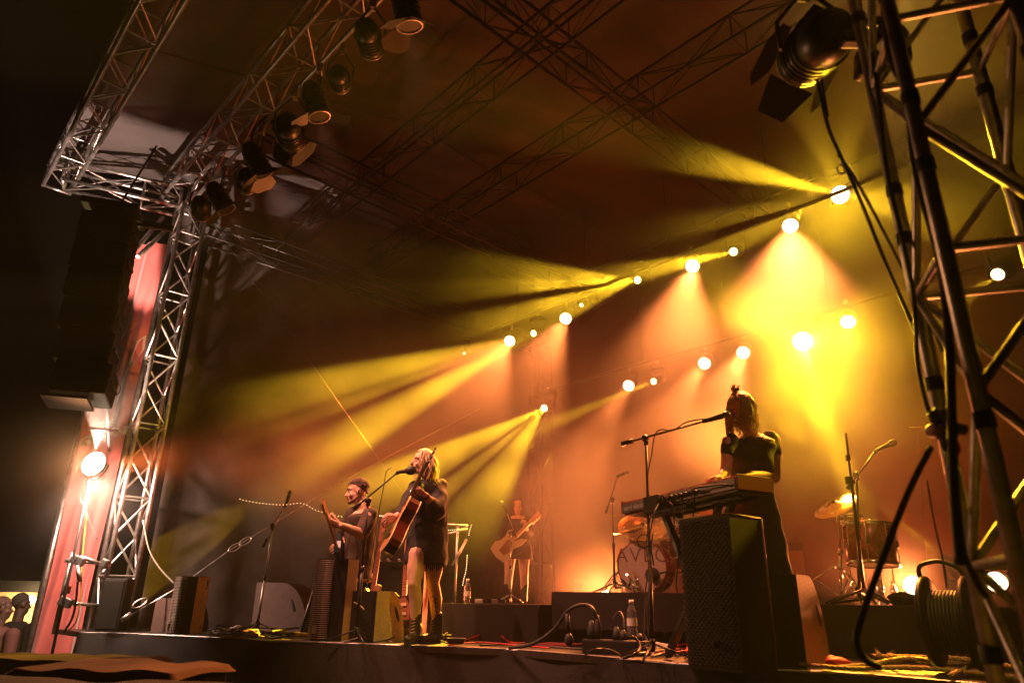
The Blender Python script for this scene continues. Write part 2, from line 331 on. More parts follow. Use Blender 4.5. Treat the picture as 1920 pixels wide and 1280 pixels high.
# ---------------------------------------------------------------- setting
def wave(u, a, f): return a*math.sin(f*u)
tag(MB().sheet(lambda u, v: V(-60+120*u, -25+150*v, -1.15), 40, 40).build('ground', mat('trampled dark turf', (.02, .018, .014), .95, 0, .5, 2, .4)), kind='structure')
LIP = [PZ(x, y, 0) for x, y in ((150, 1184), (280, 1188), (640, 1204), (960, 1216), (1300, 1244), (1620, 1262), (1960, 1292))]
LE, RE = LIP[0], LIP[-1]
BACKL, BACKR = SL(9.6, 9.3, 0), SL(9.6, -2.2, 0)
def stage_deck():
    top = LIP+[V(RE.x+1.5, RE.y+.1, 0), BACKR, BACKL, LE+V(-.6, .6, 0)]; n = len(top); b = MB()
    b.add(top+[p-V(0, 0, .05) for p in top], [tuple(range(n)), tuple(reversed(range(n, 2*n)))]+[(i, (i+1) % n, n+(i+1) % n, n+i) for i in range(n)])
    return b
tag(stage_deck().build('stage_floor', mat('painted stage boards', (.022, .017, .015), .38, 0, .35, 5, .12, stretch=(1, 6, 1), bscale=30)), kind='structure')
# fabric skirt hanging from the lip
lipd = catmull(LIP, 24)
cum = [0]
for i in range(1, len(lipd)): cum.append(cum[-1]+(lipd[i]-lipd[i-1]).length)
def lip_at(u):
    t = u*cum[-1]; k = max(1, min(len(cum)-1, next((i for i, c in enumerate(cum) if c >= t), len(cum)-1)))
    a = (t-cum[k-1])/max(1e-6, cum[k]-cum[k-1]); p = lipd[k-1].lerp(lipd[k], a); d = (lipd[k]-lipd[k-1]).normalized(); return p, V(d.y, -d.x, 0), t
def skirtfn(u, v):
    p, n, t = lip_at(u); o = .012+v*(.05*math.sin(t*5.1+v*1.5)+.035*math.sin(t*11.7+2*v)+.05)+.05*max(0, math.sin(t*2.3+v*5))*v*(1-v)*2
    if n.y > 0: n = -n
    return p+n*(o+.01)+V(0, 0, -.012-v*1.12+ .012*math.sin(t*4)*(1-v))
sk = MB().sheet(skirtfn, 240, 24)
M_skirt = mat('coarse black skirt fabric', (.016, .013, .012), .8, 0, .5, 90, .9, .4, bscale=260)
tag(sk.build('stage_skirt', M_skirt), 'gathered black fabric skirt hanging from the front edge of the stage', 'skirt')
b = MB(); b.path([p+V(0, -.004, -.008) for p in lipd], .012, 6); b.build('edge_rail', M_alud, bpy.data.objects['stage_skirt'])
# curtains (side and back) and the canopy
def curtain(name, a, b_, z0, z1, label, nfold, amp=.05):
    a, b_ = Vector(a), Vector(b_); d = (b_-a); L_ = d.length; n = V(-d.y, d.x, 0).normalized()
    fn = lambda u, v: a+d*u+n*(amp*math.sin(u*L_*nfold+.6*math.sin(v*3+u*7))+.4*amp*math.sin(u*L_*nfold*2.3+v))+V(0, 0, z0+(z1-z0)*v)
    return tag(MB().sheet(fn, int(L_*26), 14).build(name, M_curt), label, 'curtain')
curtain('side_curtain', SL(2.75, 9.45, 0), SL(9.3, 9.45, 0), 0, 5.15, 'dark cloth side curtain between the left tower and the rear corner tower', 3.2, .03)
curtain('back_curtain', SL(9.45, 9.4, 0), SL(9.45, -2.5, 0), 0, 6.5, 'dark cloth curtain closing the rear of the stage behind all lamps', 4, .05)
def roofz(s, l): return 5.75+min(1, max(0, (s-.8)/3.4))*.85+.02*math.sin(s*2.4)*math.sin(l*1.7)+.012*math.sin(l*9+s*3)
def rooffn(u, v):
    s = .80+9.2*v; l = 10.0-12.5*u; return SL(s, l, roofz(s, l))
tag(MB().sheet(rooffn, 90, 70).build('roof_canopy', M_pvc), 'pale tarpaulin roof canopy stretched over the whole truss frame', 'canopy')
def gable(u, v):
    s = 2.4+7.4*u; z = 5.2+(roofz(s, 9.9)-5.2)*v; return SL(s, 9.95-.35*v+.02*math.sin(u*40), z)
for k_ in range(5):
    l_ = 9.4-2.45*k_; b = MB(); b.path([SL(.85+8.9*j/24, l_, roofz(.85+8.9*j/24, l_)-.006-.012*math.sin(j*1.9+k_)**2) for j in range(25)], .006, 5); b.build('seam', mat('seam webbing', (.05, .045, .04), .7), bpy.data.objects['roof_canopy'])
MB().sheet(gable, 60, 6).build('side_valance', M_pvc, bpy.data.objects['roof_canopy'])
# ---------------------------------------------------------------- trusses
def truss(name, a, b, label, group=None, w=.29, r=.024, bay=.5, up=(0, 0, 1), parts=True, rb=.010, m=None, cat='truss', flip=0):
    a, b = Vector(a), Vector(b); d = b-a; L_ = d.length; M = basis(d, up); x, y = M.col[0]*w/2, M.col[1]*w/2; m = m or M_alu
    t = thing(name, label, cat, a, group)
    cs = [x+y, x-y, -x-y, -x+y]
    for c in cs: MB().tube(a+c, b+c, r, n=10).build('chord_tube', m, t)
    n = max(1, int(L_/bay)); mb = MB()
    for k in range(4):
        c0, c1 = cs[k], cs[(k+1) % 4]
        for i in range(n):
            p0 = a+d*(i/n); p1 = a+d*((i+1)/n); e0, e1 = (c0, c1) if (i+k+flip) % 2 else (c1, c0)
            mb.tube(p0+e0, p1+e1, rb, n=6, cap=False)
            if i % 2 == 0 or w > .35: mb.tube(p0+c0, p0+c1, rb, n=6, cap=False)
    mb.build('bracing', m, t)
    for q in (a, b):
        e = MB()
        for k in range(4): e.tube(q+cs[k]*1.0, q+cs[(k+1) % 4], r*.8, n=6)
        e.build('end_frame', m, t)
    return t
ZT = 5.42
TL = SL(2.32, 9.0, 0); TR = SL(2.22, .38, 0)
truss('tower_truss', TL+V(0, 0, -1.15), TL+V(0, 0, ZT-.16), 'tall box truss tower at the left front corner of the stage', None, .30, .025, .42, (LAT.x, LAT.y, 0), rb=.013)
truss('tower_truss', TR+V(0, 0, -1.15), TR+V(0, 0, 5.3), 'large out-of-focus truss tower close by at the right front corner', None, .33, .0225, .40, (DEP.x*.85+LAT.x*.5, DEP.y*.85+LAT.y*.5, 0), rb=.013)
rt_ = [o for o in bpy.data.objects if o.get('label', '').startswith('large out-of-focus')][0]
for ch in [o for o in bpy.data.objects if o.parent is rt_ and o.name.startswith('chord_tube')]:
    c_ = sum((V(*v.co) for v in ch.data.vertices), V(0, 0, 0))/len(ch.data.vertices)+rt_.location
    for z_ in (.35, .95, 1.38, 1.82, 2.3): z2 = z_+.17*math.sin(c_.x*50+z_*9); MB().lathe(V(c_.x, c_.y, z2), [(.0245, -.022), (.0252, -.02), (.0252, .02), (.0245, .022)], n=14, cap=False).build('tape_band', M_rub, rt_)
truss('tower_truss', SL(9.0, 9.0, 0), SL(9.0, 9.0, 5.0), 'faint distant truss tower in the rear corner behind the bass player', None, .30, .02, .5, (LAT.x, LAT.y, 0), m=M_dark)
truss('front_truss', SL(2.15, 9.3, 5.6), SL(2.15, -.5, 5.6), 'front roof truss carrying the row of barn door lamps', None, .34, .025, .45)
truss('front_truss', SL(.87, 9.85, 5.48), SL(.87, -1, 5.48), 'outermost roof edge truss over the audience side, left of the lamp truss', None, .30, .025, .45)
truss('connecting_truss', SL(.9, 9.55, 5.42), SL(2.2, 9.2, 5.42), 'short truss joining the outer roof edge to the left tower top', None, .28, .025, .42)
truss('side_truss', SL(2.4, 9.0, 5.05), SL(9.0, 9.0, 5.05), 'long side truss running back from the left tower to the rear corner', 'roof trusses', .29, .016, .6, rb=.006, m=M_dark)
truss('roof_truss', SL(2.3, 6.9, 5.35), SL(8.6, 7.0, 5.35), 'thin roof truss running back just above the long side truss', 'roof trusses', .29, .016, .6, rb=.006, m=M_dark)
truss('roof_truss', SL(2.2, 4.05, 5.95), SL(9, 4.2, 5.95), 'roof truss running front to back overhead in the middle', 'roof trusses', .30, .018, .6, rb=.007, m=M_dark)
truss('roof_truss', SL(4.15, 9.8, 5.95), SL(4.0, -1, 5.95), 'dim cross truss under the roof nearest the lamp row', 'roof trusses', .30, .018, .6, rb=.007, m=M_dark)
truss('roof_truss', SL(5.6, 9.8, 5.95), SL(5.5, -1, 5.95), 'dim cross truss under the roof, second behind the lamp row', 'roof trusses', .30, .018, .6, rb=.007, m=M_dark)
def pipe(name, a, b, label, r=.024, hang=None):
    t = thing(name, label, 'lamp bar', a, 'lamp bars at the rear'); MB().tube(a, b, r, n=10).build('tube', M_blk, t)
    a, b = Vector(a), Vector(b)
    for k in range(5):
        q = a.lerp(b, (k+.5)/5); MB().tube(q, q+V(0, 0, hang), .006, n=6).build('drop_rod', M_blk, t)
pipe('lamp_bar', SL(8.2, 9.2, 5.66), SL(8.2, .6, 5.66), 'high rear lamp bar carrying the yellow beam lights', .02, .4)
pipe('lamp_bar', SL(8.25, 8.2, 3.80), SL(8.25, 1, 3.80), 'low rear lamp bar carrying the lower lamp row', .024, 2.0)
pipe('lamp_bar', SL(7.05, 8.3, 4.62), SL(7.05, 1, 4.62), 'middle lamp bar carrying the higher row of round wash lights', .024, 1.3)
# ---------------------------------------------------------------- things hung from or tied to the trusses
fresnel(0, 0, 0, 0, 0, 0, 0, 'dark unlit can lamp near the upper end of the lamp truss', False, .85, p=PS(698, 92, 1.98), tgt=PS(760, 300, 3.2), doors=False)
fresnel(0, 0, 0, 0, 0, 0, 0, 'dark unlit can lamp hanging between two lit barn door lamps', False, .75, p=PS(638, 158, 1.98), tgt=PS(660, 300, 3.0), doors=False)
fresnel(0, 0, 0, 0, 0, 0, 0, 'big dark lamp with wide closed flaps beside a lit one', False, 1.05, p=PS(548, 262, 1.95), tgt=PS(600, 420, 3.2), roll=40, angs=(8, 30, 8, 30))
fresnel(0, 0, 0, 0, 0, 0, 0, 'dark round lamp turned away, next to the glowing flap', False, .8, p=PS(462, 350, 1.98), tgt=PS(470, 460, 2.6), doors=False)
fresnel(0, 0, 0, 0, 0, 0, 0, 'large dark lamp close to the left tower top', False, .95, p=PS(378, 400, 2.0), tgt=PS(390, 520, 2.8), doors=False)
BIG = fresnel(0, 0, 0, 0, 0, 0, 0, 'large glossy black barn door lamp hanging high beside the right tower', False, 1.1, p=PY(1508, 112, 2.45), tgt=PY(1330, 300, 4.6), roll=28, angs=(18, 62, 22, 40), grp=None, topz=None)
a = PY(1600, 62, 2.3); MB().path(catmull([a, PY(1640, 40, 2.15), PY(1690, 60, 2.0), PY(1700, 110, 1.95)]), .02, 8).build('mounting_arm', M_blk, BIG)
t = thing('lamp_clamps', 'dark clutch of clamps and wing bolts behind the large hanging lamp', 'clamp', PY(1630, 90, 2.1)); k = 0
for (x, y, sx, sy) in ((1600, 75, .10, .05), (1628, 110, .07, .06), (1655, 60, .05, .11), (1648, 125, .10, .035), (1612, 122, .12, .03), (1670, 100, .06, .07)):
    MB().box(PY(x, y, 2.1), (sx, .05, sy), Matrix.Rotation(R(25*k), 3, 'Y'), .01).build('clamp', M_blk, t); k += 1
def rope(name, pts, r, m, label, cat, group=None, n=8, k=8, parent=None):
    o = MB().path(catmull(pts, k), r, n).build(name, m, parent)
    if parent is None: tag(o, label, cat, group)
    return o
G1 = 'black cables hanging beside the right tower'
def px(Y, *ps): return [PY(x, y, Y if not isinstance(Y, (list, tuple)) else Y[i]) for i, (x, y) in enumerate(ps)]
rope('cable', px(2.0, (1532, 150), (1552, 235), (1575, 290), (1612, 372), (1655, 480), (1690, 560), (1722, 636), (1760, 735), (1790, 800)), .006, M_rub, 'black cable running from the hanging lamp down to the hoist lump', 'cable', G1)
rope('cable', px(1.95, (1540, 150), (1552, 220)), .005, M_rub, 'short cable end dangling under the hanging lamp', 'cable')
rope('cable', px(2.05, (1580, 300), (1612, 350), (1660, 440), (1700, 520), (1735, 590), (1768, 660)), .005, M_rub, 'thin black cable crossing to the tower below the karabiner', 'cable', G1)
rope('cable', px(1.9, (1636, 100), (1652, 220), (1664, 330), (1690, 440), (1712, 545), (1717, 610), (1722, 690), (1738, 760), (1752, 800)), .0065, M_rub, 'black cable hanging straight from the tower top to the hoist lump', 'cable', G1)
rope('cable', px(1.7, (1655, -20), (1668, 100), (1700, 180), (1718, 320), (1760, 480), (1780, 640), (1788, 900), (1800, 1060)), .012, M_rub, 'thick black cable taped along the right tower', 'cable', G1)
rope('cable', px(1.9, (1745, 838), (1700, 930), (1650, 1060), (1618, 1150), (1605, 1200), (1622, 1236), (1650, 1250)), .0095, M_rub, 'thick black rope falling diagonally from the hoist lump to the stage edge', 'rope')
rope('cable', px(1.9, (1775, 845), (1790, 900), (1797, 960), (1806, 1030), (1830, 1090), (1850, 1120)), .008, M_rub, 'black cable falling from the hoist lump towards the cable reel', 'cable', G1)
rope('cable', px(3.2, (1738, 900), (1752, 980), (1768, 1050), (1775, 1100)), .004, M_rub, 'thin dark cable end above the cable reel handle', 'cable')
t = thing('karabiner', 'small steel karabiner hooked on the cable in front of the yellow burst', 'karabiner', PY(1576, 300, 2.0))
c = PY(1577, 318, 2.0); MB().path([c+V(.012*math.cos(a_), 0, .02*math.sin(a_)) for a_ in np.linspace(0, 2*PI, 20)], .0032, 6, False).build('hook', M_alu, t)
c = PY(1575, 292, 2.0); MB().path([c+V(.007*math.cos(a_), 0, .010*math.sin(a_)) for a_ in np.linspace(0, 2*PI, 14)], .003, 6, False).build('eye', M_blk, t)
t = thing('hoist', 'dark hoist lump with a pinkish pouch hanging where the black cables meet', 'hoist', PY(1765, 800, 1.9))
b = MB(); b.ell(PY(1772, 800, 1.9), (.035, .03, .05)); b.ell(PY(1778, 830, 1.88), (.022, .02, .03)); b.build('body', M_rub, t)
MB().path(catmull(px(1.88, (1745, 770), (1760, 783), (1790, 800), (1810, 806)), 6), .016, 8).build('strap', M_rub, t)
MB().ell(PY(1752, 806, 1.9), (.022, .02, .04), basis((.2, 1, 0))).build('pouch', mat('pink nylon', (.35, .16, .15), .6), t)
MB().ell(PY(1794, 838, 1.9), (.008, .01, .022)).build('tag', mat('red plastic', (.5, .06, .03), .5), t)
# ---------------------------------------------------------------- left side: line array, banner, tower light
LA = PY(165, 600, 6.6)
t = thing('speaker_array', 'tall black loudspeaker array hanging in the dark left of the tower', 'loudspeaker', V(LA.x, LA.y, 5.0))
dirF = V(-.45, -.9, 0).normalized(); RT = Matrix.Rotation(math.atan2(dirF.x, -dirF.y)*-1, 3, 'Z')
zt = PY(160, 415, 6.6).z; zb = PY(165, 745, 6.6).z; nb = 6; hh = (zt-zb)/nb
for i in range(nb):
    z = zt-hh*(i+.5); tilt = R(1.0*i*i*.35); cx = LA+V(0, 0, 0); cx = V(LA.x, LA.y, z)+dirF*(-.02*i*i*.25)
    RR = Matrix.Rotation(R(18), 3, 'Z') @ Matrix.Rotation(-tilt, 3, 'X')
    cab = MB().box(cx, (.50, .42, hh*.985), RR, .02).build('cabinet', M_cast, t)
    MB().box(cx+RR@V(0, -.212, 0), (.47, .012, hh*.9), RR, .004).build('grille', M_blk, cab)
    MB().box(cx+RR@V(.262, 0, 0), (.02, .30, .03), RR, .006).build('hinge_plate', M_blk, cab)
cx = V(LA.x, LA.y, zb-.05)
MB().box(cx, (.40, .34, .03), Matrix.Rotation(R(18), 3, 'Z') @ Matrix.Rotation(R(-8), 3, 'X'), .006).build('bottom_plate', mat('grey panel', (.012, .009, .009), .8), t)
fr = MB(); top = V(LA.x, LA.y, zt+.1)
fr.box(top, (.55, .5, .07), Matrix.Rotation(R(18), 3, 'Z'), .01); fr.box(top+V(.28, .2, -.02), (.5, .06, .07), Matrix.Rotation(R(18), 3, 'Z'), .01)
fr.build('flying_frame', M_blk, t)
MB().tube(top, top+V(.1, .3, 1.1), .012).build('chain', M_blk, t)
for i, (x0, y0) in enumerate(((213, 560), (212, 610), (216, 690), (218, 730))):
    c = PY(x0, y0, 6.5); MB().path(catmull([c+V(-.02, 0, .06), c+V(.03, 0, .04), c+V(.035, 0, -.03), c+V(-.01, 0, -.07)]), .004, 6).build('link_cable', M_rub, t)
# banner
Lb = PY(70, 1180, 8.7); Rb = PY(162, 1165, 8.75); dB = (Rb-Lb); WB = V(dB.x, dB.y, 0).length; dB = V(dB.x, dB.y, 0).normalized(); nB = V(dB.y, -dB.x, 0)
if nB.y > 0: nB = -nB
Zb0, Zb1 = -1.05, PY(300, 455, 8.7).z
def bfn(u, v, off=0.0):
    z = Zb0+(Zb1-Zb0)*v
    return V(Lb.x, Lb.y, 0)+dB*(u*WB)+nB*(.05*math.sin(u*7+v*3)+.025*math.sin(u*17-v*9)+.03*math.sin(v*14+u*5)*(1-v)+off)+V(0, 0, z)
M_ban = mat('pink banner cloth', (.52, .13, .12), .75, 0, .1, 5, .25, sheen=.3, bscale=9)
ban = tag(MB().sheet(bfn, 36, 90).build('banner', M_ban), 'tall pink cloth banner with pale jagged shapes hanging beside the left tower', 'banner')
M_pale = mat('pale print', (.62, .48, .42), .7)
def bpatch(poly, name):
    b = MB(); n = 10
    # polygon in banner uv, triangulated as fan strips
    c = (sum(p[0] for p in poly)/len(poly), sum(p[1] for p in poly)/len(poly)); vs = [bfn(c[0], c[1], .012)]; m_ = len(poly)
    for p in poly: vs.append(bfn(p[0], p[1], .012))
    b.add(vs, [(0, 1+i, 1+(i+1) % m_) for i in range(m_)], True); return b.build(name, M_pale, ban)
def bz(y): return (PY(220, y, 8.7).z-Zb0)/(Zb1-Zb0)
for poly in ([(.35, bz(620)), (.62, bz(560)), (.55, bz(590)), (.42, bz(620)), (.3, bz(640))], [(.98, bz(625)), (.86, bz(640)), (.80, bz(670)), (.62, bz(700)), (.72, bz(690)), (.6, bz(735)), (.86, bz(690)), (1.0, bz(650))], [(.18, bz(650)), (.3, bz(625)), (.26, bz(660)), (.1, bz(680))], [(.55, bz(725)), (.75, bz(690)), (.64, bz(740)), (.56, bz(755))]):
    bpatch(poly, 'pale_print')
MBt = Matrix((dB, V(0, 0, 1).lerp(nB, 0), -nB)).transposed(); MBt = Matrix((dB, V(0, 0, 1), nB)).transposed() @ Matrix(((1, 0, 0), (.35, 1, 0), (0, 0, 1)))
text_mesh('GETR\u00c4NKE', .15, bfn(.08, bz(842))+nB*.07, MBt, M_pale, 'banner_lettering', ban, .002, .82, bold=.004)
text_mesh('DIE', .12, bfn(.36, bz(806))+nB*.07, MBt, M_pale, 'banner_lettering', ban, .002, .82, bold=.004)
# shiny corner poles at both banner edges
b = thing('banner_pole', 'shiny vertical steel pole at the outer edge of the pink banner', 'pole', V(Lb.x-.05, Lb.y, -1.15))
MB().tube(V(Lb.x-.05, Lb.y, -1.15), V(Lb.x-.05, Lb.y, 2.7), .04, n=14).build('tube', M_alu, b)
MB().tube(V(Lb.x+.06, Lb.y+.08, -1.15), V(Lb.x+.06, Lb.y+.08, 2.7), .03, n=14).build('inner_tube', M_alu, b)
# steel poles at the tower top (double bar)
t = thing('outrigger', 'pair of short grey steel bars slanting down from the tower top', 'outrigger', PY(318, 400, 8.3))
for dx, dy in ((0, 0), (14, 16)):
    MB().tube(PY(305+dx, 408+dy, 8.3), PY(250+dx*.6, 472+dy*.6, 7.7), .028, n=12).build('bar', M_alu, t)
# flood light on its stand
FL = PY(174, 868, 7.5)
t = thing('flood_light', 'blazing flood light on a thin stand in front of the pink banner', 'stage light', V(FL.x, FL.y, -1.15))
dF = V(-.1, -1, .12).normalized(); Mf = basis(dF)
MB().lathe(FL-dF*.02, [(.04, -.12), (.09, -.10), (.12, 0), (.115, .004)], dF, 20).build('housing', M_blk, t)
MB().lathe(FL, [(.13, -.012), (.08, .03), (.001, .045)], dF, 20).build('lens', emit('flood lens', (1, .78, .5), 18), t)
yk = [FL-dF*.05+Mf.col[0]*.15*math.cos(a_)+V(0, 0, -1)*.15*math.sin(a_) for a_ in np.linspace(0, PI, 12)]
MB().path(yk, .008, 6).build('yoke', M_blk, t)
MB().tube(FL+V(0, .02, -.15), V(FL.x+.02, FL.y+.02, -1.15), .014).build('stand_pole', M_blk, t)
MB().tube(FL+V(.0, .25, .18), PY(200, 742, 7.6), .014).build('safety_rod', M_blk, t)
def point(name, p, power, col, rad, parent):
    d = bpy.data.lights.new(name, 'POINT'); d.energy = power; d.color = col; d.shadow_soft_size = rad
    o = bpy.data.objects.new(name, d); C.objects.link(o); o.location = Vector(p)-origin(parent); o.parent = parent; return o
FLOODP = 1.0
spot('flood_lamp', FL+dF*.10, FL+V(.35, -1, -.35), 96, 330*FLOODP, (1, .42, .18), .3, .06, t)
spot('spill_lamp', FL+V(.02, .0, -.20), FL+V(.0, .8, -.9), 150, 480*FLOODP, (1, .62, .46), .5, .06, t)
spot('spill_lamp', FL+V(.0, .1, .16), FL+V(.12, .8, 1.3), 44, 260*FLOODP, (1, .5, .38), .6, .05, t)
spot('spill_lamp', FL+V(.16, .05, .0), PY(520, 850, 8.6), 56, 1500*FLOODP, (1, .19, .045), 1.0, .08, t)
spot('spill_lamp', FL+V(0, .0, .16), PZ(262, 312, 5.8), 46, 2000*FLOODP, (1, .66, .52), .25, .008, t)
spot('spill_lamp', FL+V(0, .0, .16), PZ(520, 405, 5.95), 14, 2200*FLOODP, (1, .66, .52), .2, .03, t)
L0 = FL+V(0, .0, .16); qa, qb = PZ(188, 214, 5.75), PZ(362, 298, 5.75); ua, ub = (qa-L0).normalized(), (qb-L0).normalized(); nv = ua.cross(ub).normalized()  # added plate, cuts the spill to a straight edge on the canopy
if nv.dot((PZ(262, 312, 5.8)-L0)) > 0: nv = -nv
al = (ub-ua).normalized(); v0, v1 = L0+ua*.2-al*.12, L0+ub*.2+al*.12
fl = MB(); fl.add([v0, v1, v1+nv*.16, v0+nv*.16], [(0, 1, 2, 3)]); fl.add([v0+V(0, 0, .003), v1+V(0, 0, .003), v1+nv*.16+V(0, 0, .003), v0+nv*.16+V(0, 0, .003)], [(0, 1, 2, 3)]); fl.build('light_blocker', M_blk, t)
# scaffold tubes beside the tower foot
t = thing('scaffold_frame', 'short scaffold tubes clamped to the left tower foot, one with a red tape band', 'scaffold', PY(120, 1185, 7.6))
MB().tube(PY(137, 1035, 7.7), PY(102, 1188, 7.7), .028, n=12).build('upright_tube', M_alu, t)
MB().tube(PY(128, 1098, 7.68), PY(124, 1112, 7.68), .032, n=12).build('tape_band', mat('red tape', (.5, .01, .02), .4), t)
for (x, y, x2, y2) in ((122, 1050, 200, 1056), (110, 1128, 190, 1135), (150, 1043, 205, 1062)):
    MB().tube(PY(x, y, 7.66), PY(x2, y2, 7.9), .02, n=10).build('cross_tube', M_alu, t)
for (x, y) in ((140, 1048), (128, 1130), (152, 1052), (196, 1056), (118, 1126)):
    MB().box(PY(x, y, 7.62), (.07, .06, .09), Matrix.Rotation(R(20), 3, 'Y'), .012).build('coupler', M_alud, t)
MB().tube(PY(145, 1060, 7.6), PY(150, 1090, 7.6), .022, n=10).build('bolt_tube', M_alud, t)
rope('cable', px(7.7, (172, 900), (160, 960), (150, 1040), (146, 1090), (138, 1150), (120, 1185)), .012, M_rub, 'black cable down the left tower foot in front of the banner', 'cable')
rope('cable', px(7.7, (150, 935), (160, 955), (172, 990), (182, 1010)), .006, M_rub, 'thin tie cable crossing the banner at mid height', 'cable')
rope('cable', px(7.75, (163, 960), (155, 1040), (150, 1130), (142, 1165), (128, 1182)), .007, mat('yellow cable', (.45, .3, .04), .4), 'yellowish cable curling at the left tower foot', 'cable')
# guy wire with turnbuckles and diagonal rope lines
def wire(name, a, b_, r, label, m=None, sag=0.0, cat='wire', group=None):
    a, b_ = Vector(a), Vector(b_); pts = [a.lerp(b_, k/10)-V(0, 0, sag*4*(k/10)*(1-k/10)) for k in range(11)]
    return tag(MB().path(pts, r, 6).build(name, m or M_alu), label, cat, group)
def Wp(x, y, t_): return PY(x, y, 7.75+t_*2.0)
t = thing('guy_wire', 'steel guy line with two turnbuckles rising from the left stage corner towards the rear', 'wire', Wp(225, 1163, 0))
gp = [(228, 1162, 0), (330, 1103, .16), (432, 1030, .33), (512, 982, .46), (620, 915, .63), (760, 838, .85), (900, 766, 1.05)]
MB().tube(Wp(*gp[0]), Wp(245, 1150, .03), .025, n=10).build('anchor_sleeve', M_alud, t)
MB().path([Wp(*q) for q in gp], .007, 6).build('steel_cable', M_alu, t)
for (x, y, tt, dx, dy) in ((262, 1130, .05, 16, -11), (440, 1026, .34, 9, -6), (460, 1014, .37, 9, -6)):
    c = Wp(x, y, tt); dd = (Wp(x+10, y-6, tt+.015)-c).normalized(); MM = basis(dd, (0, 1, 0)); nn = MM.col[1] if abs(MM.col[1].z) > abs(MM.col[0].z) else MM.col[0]
    MB().path([c+dd*.075*math.cos(a_)+nn*.035*math.sin(a_) for a_ in np.linspace(0, 2*PI, 20)], .007, 6, False).build('turnbuckle', M_alu, t)
wire('guy_line', SL(2.4, 8.9, 5.3), PY(760, 930, 8.6), .003, 'thin line slanting from the left tower top down across the dark curtain', M_alud)
rope('cable', px(7.9, (268, 975), (280, 1030), (300, 1065), (328, 1095)), .009, mat('grey cable', (.3, .25, .2), .5), 'curved grey cable hanging in front of the dark side curtain', 'cable')
# lit tent and watchers far left
TN = PY(60, 1150, 16)
t = thing('lit_tent', 'glowing beige tent wall far off behind the watchers', 'tent', V(TN.x, TN.y, -1.15))
zt = PY(0, 1104, 16).z
p0, p1 = PY(-260, 1104, 16), PY(112, 1112, 16)
M_tent = mat('beige tent cloth', (.6, .47, .26), .8, 0, .15, 1.5, .2)
MB().box((p0+p1)/2+V(0, .03, -(zt+1.15)/2), ((p1-p0).length, .05, zt+1.15), Matrix.Rotation(math.atan2((p1-p0).y, (p1-p0).x), 3, 'Z')).build('wall', M_tent, t)
MB().box((p0+p1)/2+V(0, .0, .12), ((p1-p0).length+.2, .5, .22), Matrix.Rotation(math.atan2((p1-p0).y, (p1-p0).x), 3, 'Z')).build('roof', M_blk, t)
c = PY(58, 1124, 15.6); MB().ell(c, (.09, .09, .09)).build('lamp_globe', emit('tent globe', (1, .85, .5), 8), t); point('globe_lamp', c+V(0, -.15, 0), 150, (1, .66, .30), .1, t)
# ---------------------------------------------------------------- risers and stage gear
M_rtop = mat('riser deck board', (.09, .06, .05), .45, 0, .3, 8, .1)
M_skb = mat('riser skirt cloth', (.009, .006, .006), .9, 0, .3, 12, .2, bscale=200)
def riser(name, p0, p1, depthv, z0, z1, label, open_under=0.0):
    p0, p1 = V(p0.x, p0.y, 0), V(p1.x, p1.y, 0); dv = Vector(depthv)
    t = thing(name, label, 'riser', p0)
    q = [p0, p1, p1+dv, p0+dv]
    b = MB(); b.add([v+V(0, 0, z1) for v in q]+[v+V(0, 0, z1-.05) for v in q], [(0, 1, 2, 3), (7, 6, 5, 4)]+[(i, (i+1) % 4, 4+(i+1) % 4, 4+i) for i in range(4)]); b.build('deck', M_rtop, t)
    # skirt round the front and both sides
    b = MB(); eps = .012
    for a_, c_ in ((q[0], q[1]), (q[1], q[2]), (q[3], q[0])):
        d = (c_-a_); L_ = d.length; n = V(d.y, -d.x, 0).normalized()
        if n.dot((q[0]+q[2])/2-a_) > 0: n = -n
        b.sheet(lambda u, v, a_=a_, d=d, n=n, L_=L_: a_+d*u+n*(eps+.008*math.sin(u*L_*9)*(1-v)+.004*math.sin(u*L_*31)*(1-v))+V(0, 0, z0+(z1-.003-z0)*v), max(4, int(L_*16)), 3)
    b.build('skirt', M_skb, t)
    if z0 > .05:
        for v in (q[0]*.95+q[2]*.05, q[1]*.95+q[3]*.05, q[0]*.5+q[1]*.5+dv*.1, q[2], q[3]): MB().tube(V(v.x, v.y, 0), V(v.x, v.y, z1-.06), .025).build('leg', M_alu, t)
    return t
a, b_ = PY(822, 1135, 7.4), PY(1010, 1137, 7.0)
riser('left_riser', a, b_, DEP*4.2-LAT*-.3, 0.0, .335, 'low black-skirted riser on which the bass player stands')
a, b_ = PY(1036, 1116, 7.0), PY(1420, 1120, 6.2)
riser('drum_riser', a, b_, DEP*2.3, .13, PY(1140, 1108, 7.0).z-.01, 'high black-skirted riser under the drum kit, open at the bottom')
a, b_ = PY(1528, 1131, 5.7), PY(1900, 1131, 5.0)
riser('right_riser', a, b_, DEP*2.6, 0, .37, 'black-skirted riser under the floor tom at the right')
ZR1 = .335; ZD = PY(1140, 1108, 7.0).z-.01; ZR3 = .37

